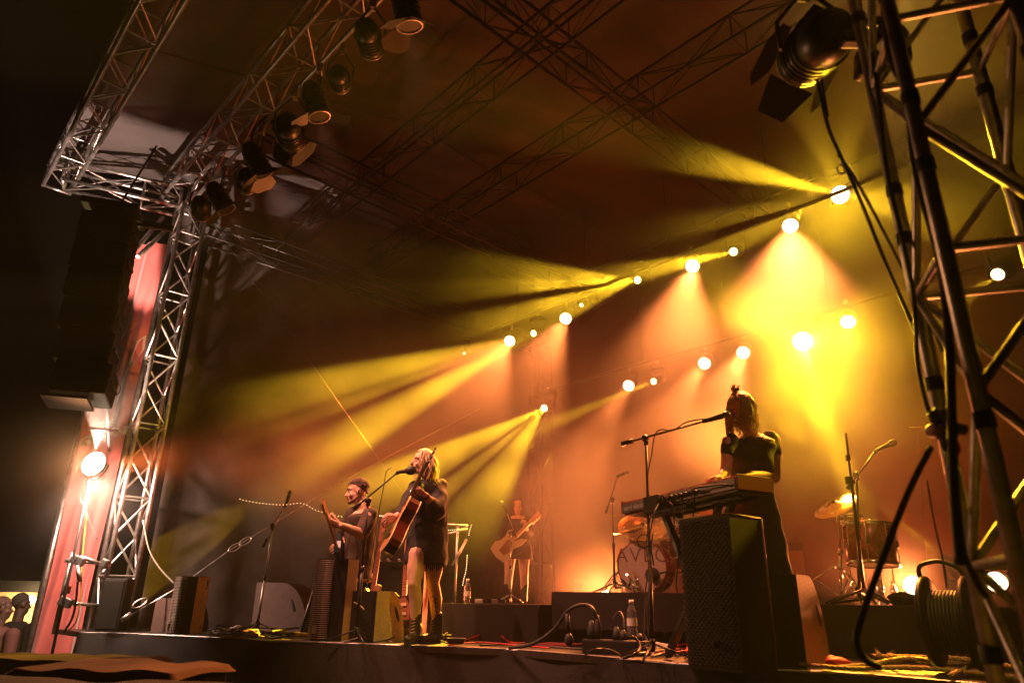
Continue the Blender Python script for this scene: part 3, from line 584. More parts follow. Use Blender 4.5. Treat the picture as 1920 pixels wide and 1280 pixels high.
M_grille = mat('perforated grille', (.03, .028, .027), .45, .6, .4, 200)
def column_monitor(base, h, w, d, yaw, label, side_m, scale=1.0, ribs=38):
    t = thing('column_monitor', label, 'loudspeaker', base, 'stage monitors standing on end')
    RZ = Matrix.Rotation(yaw, 3, 'Z'); base = Vector(base)
    prof = [(-w*.5, d*.2), (-w*.40, -d*.28), (-w*.22, -d*.5), (w*.30, -d*.5), (w*.5, -d*.2), (w*.5, d*.42), (w*.42, d*.5), (-w*.42, d*.5)]
    b = MB(); n = len(prof); lo = [base+RZ@V(x, y, .0) for x, y in prof]; hi = [base+RZ@V(x, y, h) for x, y in prof]
    b.add(lo+hi, [tuple(reversed(range(n))), tuple(range(n, 2*n))]+[(i, (i+1) % n, n+(i+1) % n, n+i) for i in range(n)]); cab = b.build('cabinet', M_cast, t)
    # ribbed grille over the rounded front corner
    gp = [(-w*.52, d*.16), (-w*.425, -d*.30), (-w*.235, -d*.535), (-w*.02, -d*.54)]
    b = MB()
    for i in range(ribs):
        z = h*(.03+.94*i/(ribs-1)); b.path([base+RZ@V(x, y, z) for x, y in catmull([(x, y, 0) for x, y in gp], 3) for x, y in [(x, y)]] if False else [base+RZ@V(p.x, p.y, z) for p in catmull([(x, y, 0) for x, y in gp], 3)], h*.0050, 5)
    b.build('grille', mat('dull ribs', (.20, .15, .12), .5, .5), t)
    MB().box(base+RZ@V(-w*.33, -d*.44, h*.13), (.035, .02, .06), RZ, .003).build('badge', mat('steel badge', (.3, .25, .2), .4, .5), t)
    b = MB(); b.add([base+RZ@V(x, y, z) for z in (.002, h-.004) for x, y in ((w*.30, -d*.512), (w*.512, -d*.205), (w*.512, d*.42))], [(0, 1, 4, 3), (1, 2, 5, 4)]); b.build('side_panel', side_m, t)
    MB().ell(base+RZ@V(w*.515, 0, h*.88), (.008, .025, .05), RZ).build('handle_recess', M_rub, t)
    for z in (.12, .80): MB().tube(base+RZ@V(w*.51, -d*.02, h*z), base+RZ@V(w*.53, -d*.02, h*z), .016, n=10).build('socket', M_rub, t)
    return t
M_sidey = mat('yellow lit side panel', (.20, .13, .05), .6, 0, .2, 60, .2)  # yellow stage light on this side is put into the panel colour
M_sidep = mat('worn side panel', (.42, .22, .15), .6, 0, .25, 40, .2)
bc = PZ(342, 1187, 0); column_monitor(bc, PY(345, 1084, bc.y).z+.02, .32, .30, R(12), 'upright black monitor with a pinkish edge strip, alone near the left stage corner', M_sidep)
bm_ = PZ(618, 1199, 0); column_monitor(bm_, PY(618, 1048, bm_.y).z, .40, .36, R(8), 'tall ribbed monitor standing on end in front of the guitarist', M_sidey)
rope('cable', [PY(664, 1128, bm_.y-.15), PY(682, 1140, bm_.y-.25), PY(694, 1165, bm_.y-.3), PY(688, 1192, bm_.y-.3), PZ(672, 1200, .01)], .008, mat('amber cable', (.4, .28, .05), .4), 'amber cable plugged into the side of the tall ribbed monitor', 'cable')
def wedge(base, yaw, w, h, d, label, side_m, group='stage wedges lying beside the upright monitors', flip=1, mesh=False):
    """side profile in (depth, height), extruded sideways"""
    t = thing('wedge_monitor', label, 'loudspeaker', base, group); RZ = Matrix.Rotation(yaw, 3, 'Z'); base = Vector(base)
    arc = [(d*(1-.0*k) if False else d*(.48+.52*math.cos(R(90)*k/8)), h*math.sin(R(90)*k/8)) for k in range(9)]
    prof = [(0, 0)]+arc+[(0, h)]
    n = len(prof)
    def ring(y): return [base+RZ@V(x, y, z) for x, z in prof]
    b = MB(); b.add(ring(-w/2)+ring(w/2), [tuple(reversed(range(n))), tuple(range(n, 2*n))]+[(i, (i+1) % n, n+(i+1) % n, n+i) for i in range(n)]); b.build('cabinet', M_cast, t)
    s = MB(); s.add([p+RZ@V(0, -.004, 0) for p in ring(-w/2)], [tuple(range(n))]); s.build('side_panel', side_m, t)
    M2 = Matrix((RZ@V(.38, 0, -.92).normalized(), RZ@V(.92, 0, .38).normalized(), RZ@V(0, -1, 0))).transposed()
    MB().ell(base+RZ@V(d*.72, -w/2-.006, h*.55), (.075, .016, .006), M2).build('handle_recess', M_rub, t)
    return t
def wedge_at(corner, yaw, w, h, d, label, sm):
    return wedge(Vector(corner)+Matrix.Rotation(yaw, 3, 'Z')@V(0, w/2, 0), yaw, w, h, d, label, sm)
wc = V(PY(700, 1195, 6.62).x, 6.62, 0); wedge_at(wc, R(48), .36, PY(692, 1107, 6.62).z, .34, 'wedge monitor with a pale orange curved side beside the tall ribbed monitor', mat('pale speckled side', (.40, .30, .21), .6, 0, .2, 50, .2))
wc = V(PY(1511, 1236, 4.62).x, 4.62, 0); wedge_at(wc, R(52), .44, PY(1500, 1076, 4.62).z, .52, 'big wedge monitor with a curved orange side behind the tall dark loudspeaker', mat('speckled orange side', (.60, .40, .30), .65, 0, .2, 50, .3))
# dark leaning monitor behind the ribbed one
t = thing('wedge_monitor', 'thin black leaning monitor peeking out left of the tall ribbed monitor', 'loudspeaker', PZ(562, 1192, 0), 'stage wedges lying beside the upright monitors')
q = PZ(562, 1190, 0)+V(.05, .25, 0); hz_ = PY(575, 1106, q.y).z
b = MB(); b.add([q+V(-.12, 0, 0), q+V(.25, 0, 0), q+V(.25, .3, 0), q+V(-.12, .3, 0), q+V(-.03, .02, hz_), q+V(.25, .02, hz_), q+V(.25, .28, hz_), q+V(-.03, .28, hz_)], [(0, 1, 2, 3), (7, 6, 5, 4), (0, 1, 5, 4), (1, 2, 6, 5), (2, 3, 7, 6), (3, 0, 4, 7)]); b.build('cabinet', M_cast, t)
MB().tube(q+V(-.125, -.003, .01), q+V(-.035, .015, hz_), .005).build('edge_trim', M_alud, t)
for (x, y, w_, dd) in ((300, 1180, .34, .5), (1, 1, 0, 0)):
    if not w_: continue
    q = PZ(262, 1186, 0)+V(0, .5, 0)
    t = wedge(q, R(-10), .4, .34, .42, 'dim wedge monitor in the shade behind the left column monitor', mat('dim brown side', (.09, .05, .04), .7, 0, .2, 20))
q = PZ(478, 1190, 0)+V(-.25, .9, 0); wedge(q, R(-5), .5, .52, .62, 'dim wedge monitor lying in the dark behind the cable pile', MATS['dim brown side'])
q = PZ(187, 1184, 0)+V(0, .05, 0); t = thing('speaker_box', 'plain black box standing against the left tower foot', 'loudspeaker', q)
MB().box(q+V(0, .15, .27), (.23, .3, .52), Matrix.Rotation(R(12), 3, 'Z'), .012).build('cabinet', M_cast, t)
MB().box(q+V(.02, .0, .27), (.20, .012, .48), Matrix.Rotation(R(12), 3, 'Z'), .004).build('grille', M_grille, t)
# the tall dark loudspeaker in front of the keyboard
c0, c1, c2 = PZ(1290, 1236, 0), PZ(1392, 1248, 0), PZ(1454, 1247, 0)
cy_ = 4.25; c0, c1, c2 = [V(PY(x, y, yy).x, yy, 0) for x, y, yy in ((1290, 1225, 4.55), (1392, 1240, 4.22), (1455, 1243, 4.42))]
c3 = c0+(c2-c1)*1.6; c2b = c2+V(.05, .4, 0); c3 = c0+V(.12, .45, 0); hS = PY(1390, 963, c1.y).z
t = thing('tall_loudspeaker', 'tall dark loudspeaker with a perforated grille standing right in front of the keyboard', 'loudspeaker', c1)
q = [c0, c1, c2, c2b, c3]; n = len(q); b = MB()
b.add(q+[v+V(0, 0, hS) for v in q], [tuple(reversed(range(n))), tuple(range(n, 2*n))]+[(i, (i+1) % n, n+(i+1) % n, n+i) for i in range(n)]); b.build('cabinet', M_cast, t)
gd = (c1-c0).normalized(); gn = V(gd.y, -gd.x, 0)
if gn.y > 0: gn = -gn
gw = (c1-c0).length; b = MB(); ncol = 22; nrow = 50
for j in range(nrow):
    z = .03+(hS-.06)*j/(nrow-1); b.path([c0+gd*(gw*(.01+.96*i/ncol))+gn*(.012)+V(0, 0, z+(.0065 if (i+j) % 2 else -.0065)) for i in range(ncol+1)], .0034, 4)
b.build('grille', mat('grille steel', (.02, .016, .015), .5, .3), t)
MB().box(c0+gd*gw*.62+gn*.02+V(0, 0, .14), (.07, .006, .04), basis((0, 0, 1), (-gd.x, -gd.y, 0)), .001).build('badge', mat('dark badge', (.06, .05, .05), .3), t)
MB().tube(c2+V(.004, -.004, .01), c2+V(.004, -.004, hS-.005), .007).build('edge_trim', mat('worn edge', (.35, .16, .12), .5), t)
b = MB(); b.tube(c1+V(0, 0, hS), c2+V(0, 0, hS), .006); b.tube(c1+V(0, 0, hS), c0+V(0, 0, hS), .006); b.build('top_glint', mat('yellow lit top edge', (.3, .22, .1), .5), t)  # thin tubes coloured as yellow light catching the top edges
# ---------------------------------------------------------------- bottles
M_pet = mat('clear bottle plastic', (.95, .95, .93), .06, 0, trans=.92, ior=1.25, alpha=1)
M_lab = mat('bottle label', (.55, .5, .42), .6, 0, .2, 30)
def bottle(p, label, s=1.0, tint=None):
    t = thing('water_bottle', label, 'bottle', p, 'plastic water bottles')
    p = Vector(p); prof = [(.028, 0), (.033, .006), (.033, .05), (.030, .06), (.033, .07), (.033, .115), (.028, .125), (.033, .14), (.030, .16), (.018, .19), (.0125, .20), (.0125, .212)]
    MB().lathe(p, [(r*s, z*s) for r, z in prof], n=16).build('bottle_body', tint or M_pet, t)
    MB().lathe(p, [(.0338*s, .066*s), (.0338*s, .112*s)], n=16, cap=False).build('paper_label', M_lab, t)
    MB().lathe(p, [(.0155*s, .204*s), (.0155*s, .228*s)], n=12).build('cap', M_wht, t)
    return t
bottle(PZ(728, 1199, 0), 'clear water bottle at the stage edge, nearer the orange wedge', 1.42)
bottle(PZ(762, 1200, 0)+V(0, .02, 0), 'clear water bottle in front of the crumpled yellow bag', 1.32)
bottle(PZ(711, 1197, 0)+V(0, .1, 0), 'small bottle half hidden between the wedge and the two clear bottles', .9)
bottle(V(PY(1186, 1193, 5.45).x, 5.45, PY(1186, 1193, 5.45).z), 'half full water bottle standing behind the power strip', 1.1)
q = PY(875, 1133, 7.7); bottle(V(q.x, q.y, ZR1), 'water bottle standing alone on the low left riser', 1.05)
q = PY(1652, 1122, 5.9); bottle(V(q.x, q.y, ZR3), 'water bottle glowing in the floor lamp beside the floor tom legs', .95)
q = PY(1678, 1125, 5.9); bottle(V(q.x, q.y, ZR3), 'water bottle behind the folded cloth on the right riser', .8)
# crumpled yellow bag
c = PZ(762, 1201, 0)+V(-.02, .12, .0)
def blob(c, rx, ry, rz, seed, n=26, m_=14, amp=.22):
    rs = np.random.default_rng(seed); ks = rs.normal(size=(8, 3))*6; ph = rs.uniform(0, 6, 8); b = MB(); rings = []
    for k in range(m_+1):
        a_ = -PI/2+PI*k/m_; row = []
        for i in range(n):
            d = V(math.cos(a_)*math.cos(2*PI*i/n), math.cos(a_)*math.sin(2*PI*i/n), math.sin(a_))
            f = 1+amp*sum(math.sin(ks[j][0]*d.x*.6+ks[j][1]*d.y*.6+ks[j][2]*d.z*.6+ph[j]) for j in range(8))/4
            row.append(Vector(c)+V(d.x*rx*f, d.y*ry*f, max(-rz*.98, d.z*rz*f)))
        rings.append(row)
    return b.loft(rings, True)
tag(blob(c+V(.02, 0, .09), .13, .10, .10, 3).build('crumpled_bag', mat('yellow plastic bag', (.55, .42, .12), .35, 0, .2, 15, .6, bscale=25)), 'crumpled yellowish plastic bag at the boots of the singer', 'bag')
# ---------------------------------------------------------------- cables on the deck
def floorcab(pts, r, m, label, name='cable', cat='cable', group='cables lying along the front of the stage', z=.012):
    P3 = [PZ(q[0], q[1], z)+V(0, 0, (q[2] if len(q) > 2 else 0)) for q in pts]
    return rope(name, P3, r, m, label, cat, group)
M_rc = mat('red cable', (.45, .01, .02), .35)
floorcab([(838, 1202), (868, 1201), (893, 1199, .03), (912, 1197, .07), (935, 1199, .05), (955, 1203), (985, 1205)], .010, M_rc, 'red cable making a low hump in front of the left riser')
floorcab([(900, 1209), (960, 1207), (1040, 1213), (1090, 1216), (1150, 1222)], .008, M_rub, 'long thin black cable along the stage lip under the red cable')
tag(rope('cable', [PZ(955, 1214, .01), PY(1000, 1206, 5.6), PY(1040, 1178, 5.5), PY(1062, 1148, 5.4), PY(1080, 1136, 5.35), PY(1100, 1134, 5.35), PY(1112, 1142, 5.3), PY(1118, 1160, 5.3)], .014, M_rub, '', ''), 'thick black mains cable arching up into the plug of the power strip', 'cable')
t = thing('hanging_plug', 'black plug dangling from the arching mains cable', 'plug', PY(1064, 1160, 5.35))
MB().tube(PY(1063, 1150, 5.35), PY(1066, 1185, 5.35), .016).build('cord_end', M_rub, t); MB().ell(PY(1067, 1204, 5.35)+V(0, 0, .02), (.032, .03, .045)).build('plug_body', M_rub, t)
t = thing('power_strip', 'black multi-way power strip with big plugs on the stage lip', 'power strip', PZ(1150, 1224, 0))
c = PZ(1155, 1226, 0); RZ = Matrix.Rotation(R(-28), 3, 'Z')
MB().box(c+V(0, 0, .05), (.50, .13, .10), RZ, .012).build('housing', M_cast, t)
for (x, y, h_, r_) in ((1103, 1190, .13, .032), (1117, 1172, .17, .026), (1158, 1190, .09, .030), (1172, 1192, .07, .028), (1206, 1197, .05, .03)):
    q = c+RZ@V((x-1155)/1389*5.1, .0, .1); MB().lathe(q, [(r_, 0), (r_, h_*.5), (r_*.8, h_*.7), (r_*.45, h_)], n=14).build('plug', M_rub, t)
tag(rope('cable', [PY(1150, 1150, 5.2)+V(0, 0, -.03), PY(1160, 1146, 5.2), PY(1168, 1156, 5.15), PY(1170, 1178, 5.1)], .006, M_rub, '', ''), 'short black cord looping into the middle plug', 'cable')
tag(rope('cable', [PY(1184, 1192, 4.9), PY(1196, 1200, 4.9), PY(1200, 1214, 4.85), PY(1190, 1226, 4.8), PZ(1170, 1233, .01)], .009, M_cast, '', ''), 'black cable curling round the near end of the power strip', 'cable')
tag(rope('cable', [PZ(1098, 1226, .01), PY(1112, 1218, 4.9), PY(1130, 1216, 4.9), PY(1150, 1220, 4.85), PZ(1165, 1230, .01)], .007, M_cast, '', ''), 'black cable bowed in front of the power strip', 'cable')
t = thing('floor_mat', 'small red mat edge lying in the gap between the two risers', 'mat', PZ(1055, 1208, 0))
MB().box(PZ(1052, 1209, .012)+V(0, .1, 0), (.34, .35, .02), Matrix.Rotation(R(-30), 3, 'Z'), .004).build('pile', mat('red mat pile', (.16, .01, .015), .95, 0, .4, 150, .8, bscale=300), t)
rs = random.Random(5)
for i in range(16):     # tangle left of the ribbed monitor
    x = rs.uniform(405, 545); y0 = 1188+(x-400)*.05; pts = []
    for k in range(6):
        pts.append((x+rs.uniform(-34, 34), y0+rs.uniform(-6, 3), rs.uniform(0, .07) if k not in (0, 5) else .004))
    floorcab(pts, rs.uniform(.005, .009), (M_rub, M_cast, MATS['grey cable'], MATS['yellow cable'])[i % 4 if i % 5 else 0], 'loop in the cable tangle between the two upright left monitors', group='cable tangle between the two upright left monitors')
for (x, y, a_, w_) in ((437, 1177, 28, .13), (466, 1184, -12, .15)):
    t = tag(blob(PZ(x, y+7, .035)+V(0, .05, .02), w_*.55, .06, .035, int(x)).build('towel', mat('white towel', (.62, .52, .45), .9, 0, .1, 40, .5)), 'white rag lying on the cable tangle, ' + ('the more tilted left one' if x < 450 else 'the flatter right one'), 'rag')
for i in range(12):     # tangle at the foot of the keyboard microphone stand
    x = rs.uniform(1215, 1285); pts = [(x+rs.uniform(-38, 38), 1222+(x-1215)*.12+rs.uniform(-12, 8), rs.uniform(0, .05)) for k in range(5)]
    floorcab(pts, rs.uniform(.005, .008), (M_rub, M_cast, MATS['grey cable'], M_rc)[i % 4], 'loop in the cable tangle at the foot of the keyboard microphone stand', group='cable tangle at the foot of the keyboard microphone stand')
tag(blob(PZ(1232, 1218, .03)+V(0, .05, .02), .11, .06, .035, 9).build('towel', MATS['white towel']), 'pinkish folded cloth lying beside the foot of the keyboard microphone stand', 'cloth')
tag(blob(PZ(1575, 1244, .03)+V(0, .05, .0), .07, .05, .04, 11).build('cloth', mat('crimson cloth', (.5, .02, .05), .6)), 'small crimson cloth at the foot of the big curved wedge monitor', 'cloth')
floorcab([(700, 1203), (730, 1202, .02), (765, 1196, .07), (800, 1199, .04), (840, 1206)], .007, M_rub, 'black cable crossing in front of the boots of the singer')
floorcab([(640, 1203), (675, 1199, .02), (705, 1196, .03), (735, 1203)], .006, MATS['grey cable'], 'grey cable curling below the pale orange wedge')
floorcab([(840, 1209), (900, 1206, .01), (980, 1210), (1030, 1214)], .006, M_rc, 'dark red cable lying flat along the lip')
q = PZ(832, 1199, .02); t = thing('effect_pedal', 'small black pedal on the deck right of the boots', 'pedal', q); MB().box(q+V(0, .05, .02), (.12, .1, .05), Matrix.Rotation(.3, 3, 'Z'), .01).build('case', M_cast, t); MB().ell(q+V(.02, .04, .05), (.018, .018, .015)).build('knob', M_chrome, t)
c = PZ(855, 1203, .03); t = thing('cable_coil', 'small dark cable coil near the red cable', 'cable', c)
for k in range(4): MB().path([c+V((.06+.006*k)*math.cos(a_), (.05+.005*k)*math.sin(a_), .012*k-.01) for a_ in np.linspace(0, 2*PI, 20)], .007, 6, False).build('loop', M_rub, t)
# ---------------------------------------------------------------- cable reel and ropes on the right
yr = 4.5; c = V(0, yr, 0); zc = .27; axis = V(.80, -.6, 0).normalized(); c = V(PY(1745, 1150, yr).x, yr, zc+.01); c2_ = V(PY(1822, 1150, yr-.15).x, yr-.15, zc+.01); axis = (c2_-c).normalized()
rr = .26
t = thing('cable_reel', 'big black cable reel with a carrying handle at the foot of the right tower', 'cable reel', V(c.x, c.y, 0))
for q in (c, c2_): MB().lathe(q, [(.06, -.02), (rr*.96, -.018), (rr, -.008), (rr, .008), (rr*.96, .018), (.06, .02)], axis, 36).build('flange', M_cast, t)
b = MB(); L_ = (c2_-c).length
for k in range(9): b.lathe(c+axis*(.03+k*(L_-.06)/8), [(.16, -.012), (.178, -.006), (.178, .006), (.16, .012)], axis, 28)
b.build('wound_cable', M_rub, t)
hp = [c+V(-.02, 0, .22), c+V(-.02, 0, .31), c+axis*.05+V(0, 0, .34), c2_-axis*.1+V(0, 0, .34), c2_-axis*.02+V(0, 0, .30), c2_+V(0, 0, .22)]
MB().path(catmull(hp), .014, 8).build('handle', M_blk, t)
M_rope = mat('yellow woven rope', (.42, .32, .12), .7, 0, .25, 60, .5, stretch=(1, 1, 1), bscale=120)
def twisted(pts, r, label, m=M_rope, strands=3, name='rope'):
    path = catmull([PZ(x, y, .015)+V(0, 0, h_) for x, y, h_ in pts], 14); cum_ = 0; b = MB(); tr = [[] for _ in range(strands)]
    for i, p in enumerate(path):
        if i: cum_ += (p-path[i-1]).length
        tdir = (path[min(i+1, len(path)-1)]-path[max(0, i-1)]).normalized(); MM = basis(tdir)
        for k in range(strands):
            a_ = cum_/(r*4.5)*PI+2*PI*k/strands; tr[k].append(p+MM.col[0]*r*.55*math.cos(a_)+MM.col[1]*r*.55*math.sin(a_))
    for s_ in tr: b.path(s_, r*.62, 6)
    return tag(b.build(name, m), label, 'rope', 'ropes along the right end of the stage lip')
twisted([(1500, 1248, .01), (1600, 1256, .01), (1680, 1258, .02), (1760, 1261, .02), (1900, 1274, .01)], .012, 'twisted rope lying lowest along the lip, straight and bright yellow')
twisted([(1640, 1238, .03), (1700, 1243, .04), (1790, 1246, .04), (1850, 1250, .03), (1900, 1256, .02)], .014, 'brown twisted rope stretched behind the yellow one')
twisted([(1560, 1252, .0), (1630, 1252, .02), (1700, 1250, .05), (1770, 1252, .03)], .013, 'pale rope length beside the knot')
twisted([(1782, 1270, .01), (1815, 1262, .03), (1850, 1250, .05), (1880, 1240, .08), (1892, 1228, .1)], .013, 'yellow rope bending up towards the tower foot')
twisted([(1636, 1232, .02), (1640, 1222, .07), (1652, 1214, .10), (1662, 1222, .07), (1668, 1234, .03), (1655, 1240, .03), (1642, 1230, .06)], .013, 'knotted yellow rope bundle standing up at the foot of the falling black rope')
twisted([(1660, 1230, .03), (1690, 1228, .05), (1672, 1238, .04), (1690, 1244, .02), (1660, 1244, .02)], .012, 'loose loops of pale rope spilling from the knot')
t = thing('wood_batten', 'yellow lit batten lying in front of the cable reel', 'batten', PZ(1765, 1236, 0)); a, b_ = PZ(1722, 1238, .03), PZ(1815, 1236, .03)
MB().box((a+b_)/2, ((b_-a).length, .03, .03), Matrix.Rotation(math.atan2((b_-a).y, (b_-a).x), 3, 'Z'), .004).build('bar', mat('pale timber', (.5, .38, .2), .6, 0, .2, 20), t)
MB().box((a+b_)/2+V(0, -.04, -.012), ((b_-a).length*.85, .025, .022), Matrix.Rotation(math.atan2((b_-a).y, (b_-a).x), 3, 'Z'), .004).build('lower_bar', MATS['pale timber'], t)
# ---------------------------------------------------------------- covered subwoofers in the pit (left foreground)
def cover(p, sx, sy, h_, yaw, m, label, seed, name='covered_subwoofer'):
    t = thing(name, label, 'subwoofer', V(p.x, p.y, -1.15)); RZ = Matrix.Rotation(yaw, 3, 'Z')
    MB().box(V(p.x, p.y, -1.15+(h_-.03)/2), (sx*.98, sy*.98, h_-.03), RZ, .03).build('cabinet', M_cast, t)
    rs_ = random.Random(seed); f1, f2, f3 = rs_.uniform(4, 7), rs_.uniform(5, 9), rs_.uniform(0, 6)
    def fn(u, v):
        x, y = (u-.5)*sx*1.06, (v-.5)*sy*1.06; e = max(abs(u-.5), abs(v-.5))*2; z = h_+.02+.007*math.sin(f1*x*2+f3)*math.cos(f2*y)+.004*math.sin(17*x+9*y)+.014*math.exp(-((x+sx*.3)**2)*14)*math.sin(f3+3*y)
        if e > .93: z -= (e-.93)*.5
        return V(p.x, p.y, -1.15+z)+RZ@V(x, y, 0)
    MB().sheet(fn, 50, 26).build('tarpaulin', m, t)
    return t
tp = PY(210, 1243, 4.3); cover(V(PY(232, 1245, 4.4).x, 4.45, 0), .95, .62, tp.z+1.11, R(-8), mat('beige dust sheet', (.13, .095, .075), .95, 0, .08, 4, .3, bscale=8, spec=.02), 'low black box in the pit with a wrinkled beige sheet spread over its top', 2)
cover(V(PY(60, 1222, 5.3).x, 5.5, 0), 1.5, .6, PY(60, 1224, 5.5).z+1.11, R(-6), mat('dark dust sheet', (.012, .007, .006), .95, 0, .2, 4, .3, spec=.02), 'black box at the far left of the pit under a dark reddish sheet', 4)
cover(V(PY(60, 1300, 3.2).x, 3.2, 0), 1.6, .7, PY(60, 1275, 3.2).z+1.1, R(0), M_cloth, 'black covered box in the lowest left corner', 8)
# ---------------------------------------------------------------- microphones and stands
def mic(parent, p, d, r=.026, L_=.16, ball=None, name='microphone', m=None):
    d = Vector(d).normalized(); m = m or M_cast
    o = MB().lathe(p, [(r*.45, -L_), (r*.55, -L_*.9), (r*.78, -.03), (r*.8, -.02)], d, 14).build(name, m, parent)
    MB().ell(Vector(p)+d*.005, (r, r, r*1.15) if not ball else ball, basis(d)).build('windscreen', M_rub if ball else mat('mesh grille', (.12, .11, .1), .4, .8, .3, 300), o)
    return o
def tripod(b, foot, z0=.0, n=3, sp=.26, h=.10, r=.009, a0=.4):
    for k in range(n): a = a0+2*PI*k/n; b.tube(foot+V(0, 0, z0+h), foot+V(sp*math.cos(a), sp*math.sin(a), z0+.01), r, n=6)
def boom_stand(foot, zt, b0, b1, label, r=.010, group='microphone stands', mpart=True, mtl=None, mdir=None, ball=None, legs=True, foot_s=.26, a0=.4, cab=None, zf=0.0, micL=.16):
    mtl = mtl or M_blk; t = thing('microphone_stand', label, 'microphone stand', foot, group); foot = Vector(foot); top = V(foot.x, foot.y, zt) if not isinstance(zt, Vector) else zt
    mid = foot.lerp(top, .5)
    MB().tube(foot+V(0, 0, .06), mid, r*1.25, n=10).build('lower_pole', mtl, t); MB().tube(mid, top, r*.85, n=10).build('upper_pole', M_alud if mtl is not M_blk else mtl, t)
    MB().lathe(mid, [(r*1.5, -.02), (r*1.8, -.01), (r*1.8, .02), (r*1.2, .03)], n=10).build('clutch', M_blk, t)
    if legs:
        for k in range(3):
            a = a0+2*PI*k/3; MB().tube(foot+V(0, 0, .11), foot+V(foot_s*math.cos(a), foot_s*math.sin(a), .012), .008, n=6).build('leg', mtl, t)
        MB().lathe(foot, [(.018, .06), (.022, .08), (.022, .12), (.014, .14)], n=10).build('leg_hub', M_blk, t)
    else: MB().lathe(foot, [(.13, 0), (.13, .012), (.03, .03), (.015, .05)], n=28).build('round_base', mtl, t)
    b0, b1 = Vector(b0), Vector(b1); d = (b1-b0).normalized()
    MB().tube(b0, b1, r*.75, n=8).build('boom_arm', mtl, t); MB().tube(b0, b0+d*.09, r*1.6, n=10).build('counterweight', M_blk, t)
    MB().lathe(top, [(r*1.9, -.03), (r*2.4, -.01), (r*2.4, .025), (r*1.2, .04)], (d.cross(V(0, 0, 1))).normalized(), 12).build('boom_joint', M_blk, t)
    MB().tube(top, top-V(0, 0, .05), r*1.6, n=10).build('joint_sleeve', M_blk, t)
    if mdir is not None:
        md = Vector(mdir).normalized(); MB().tube(b1-d*.02, b1+md*.03, r*1.3, n=8).build('clip', M_blk, t); mic(t, b1+md*micL*.9, md, L_=micL, ball=ball)
    if cab:
        MB().path(catmull(cab), .0045, 6).build('cord', M_rub, t)
    return t
# keyboard player's vocal microphone
foot = PZ(1224, 1192, 0); foot = V(PY(1222, 1190, 5.0).x, 5.0, 0); top = PY(1211, 822, 5.0)
b0, b1 = PY(1166, 832, 5.08), PY(1322, 789, 4.72)
boom_stand(foot, top, b0, b1, 'tall black boom stand with its microphone at the mouth of the keyboard player', .011, mdir=(PY(1356, 779, 4.66)-b1), a0=.1, foot_s=.30,
  cab=[PY(1340, 783, 4.68), PY(1290, 790, 4.78), PY(1262, 806, 4.85), PY(1240, 805, 4.9), PY(1228, 815, 4.95), PY(1222, 850, 4.97), PY(1214, 900, 4.96), PY(1220, 960, 4.96), PY(1212, 1020, 4.96), PY(1219, 1080, 4.96), PY(1212, 1140, 4.96), PY(1216, 1200, 4.96)])
c = foot+V(-.01, -.04, .40); rope('cable', [PY(1224, 1000, 4.9), PY(1217, 1060, 4.9), PY(1209, 1120, 4.9), PY(1207, 1180, 4.9), PY(1216, 1205, 4.85)], .005, M_rub, 'loose black cable hanging along the tall boom stand', 'cable', None)
MB().path([PY(1207+12*math.cos(a), 1014+12*math.sin(a), 4.95) for a in np.linspace(0, 2*PI, 24)], .004, 6, False).build('cable_ring', M_rub, bpy.data.objects['microphone_stand'])
# singer's microphone
foot = PZ(678, 1185, 0)+V(0, .1, 0); foot = V(PY(671, 1150, 6.55).x, 6.55, 0); top = PY(691, 938, 6.5)
b0, b1 = PY(664, 953, 6.55), PY(746, 885, 6.45)
boom_stand(foot, top, b0, b1, 'black boom stand whose fuzzy microphone touches the mouth of the singer', .012, mdir=(PY(768, 875, 6.40)-PY(740, 879, 6.42)), ball=(.042, .042, .055), a0=1.0, micL=.13,
  cab=[PY(733, 877, 6.42), PY(724, 885, 6.4), PY(719, 915, 6.4), PY(712, 950, 6.42), PY(704, 1000, 6.45), PY(694, 1060, 6.45), PY(686, 1110, 6.45)])
# bass player's microphone
foot = PY(957, 1130, 9.2); foot = V(foot.x, foot.y, ZR1); top = PY(957, 998, 9.2)
boom_stand(foot, top, PY(968, 1006, 9.2), PY(950, 960, 9.15), 'thin boom stand in front of the distant bass player', .009, mdir=(PY(944, 949, 9.1)-PY(950, 960, 9.15)), mtl=M_alud, a0=.6, foot_s=.2)
# drum overheads
foot = PY(1153, 1107, 7.9); foot.z = ZD; top = PY(1148, 935, 7.9)
boom_stand(foot, top, PY(1136, 962, 7.9), PY(1158, 892, 7.85), 'thin dark boom stand rising from the left corner of the drum riser', .010, mdir=(PY(1172, 886, 7.85)-PY(1158, 892, 7.85)), a0=.2, foot_s=.34, micL=.12)
foot = PY(1625, 1128, 5.6); foot.z = ZR3
boom_stand(V(PY(1613, 1128, 5.7).x, 5.7, ZR3), PY(1606, 890, 5.7), PY(1589, 917, 5.72), PY(1642, 845, 5.6), 'boom stand behind the floor tom with a dark microphone pointing up right', .011, mdir=(PY(1662, 836, 5.58)-PY(1642, 845, 5.6)), ball=(.030, .030, .038), a0=.9)
foot = V(PY(1618, 1128, 5.35).x, 5.35, ZR3)
t = thing('microphone_stand', 'straight dark pole stand in front of the floor tom, its tip pointing straight up', 'microphone stand', foot, 'microphone stands')
q0, q1, q2 = PY(1620, 1105, 5.35), PY(1596, 900, 5.35), PY(1586, 812, 5.35)
MB().tube(q0, q1, .013, n=10).build('lower_pole', M_blk, t); MB().tube(q1, q2, .009, n=8).build('upper_pole', M_blk, t); MB().box(PY(1590, 858, 5.35), (.03, .03, .05), None, .006).build('clutch', M_blk, t); MB().box(PY(1592, 900, 5.35), (.05, .04, .06), None, .008).build('boom_joint', M_blk, t)
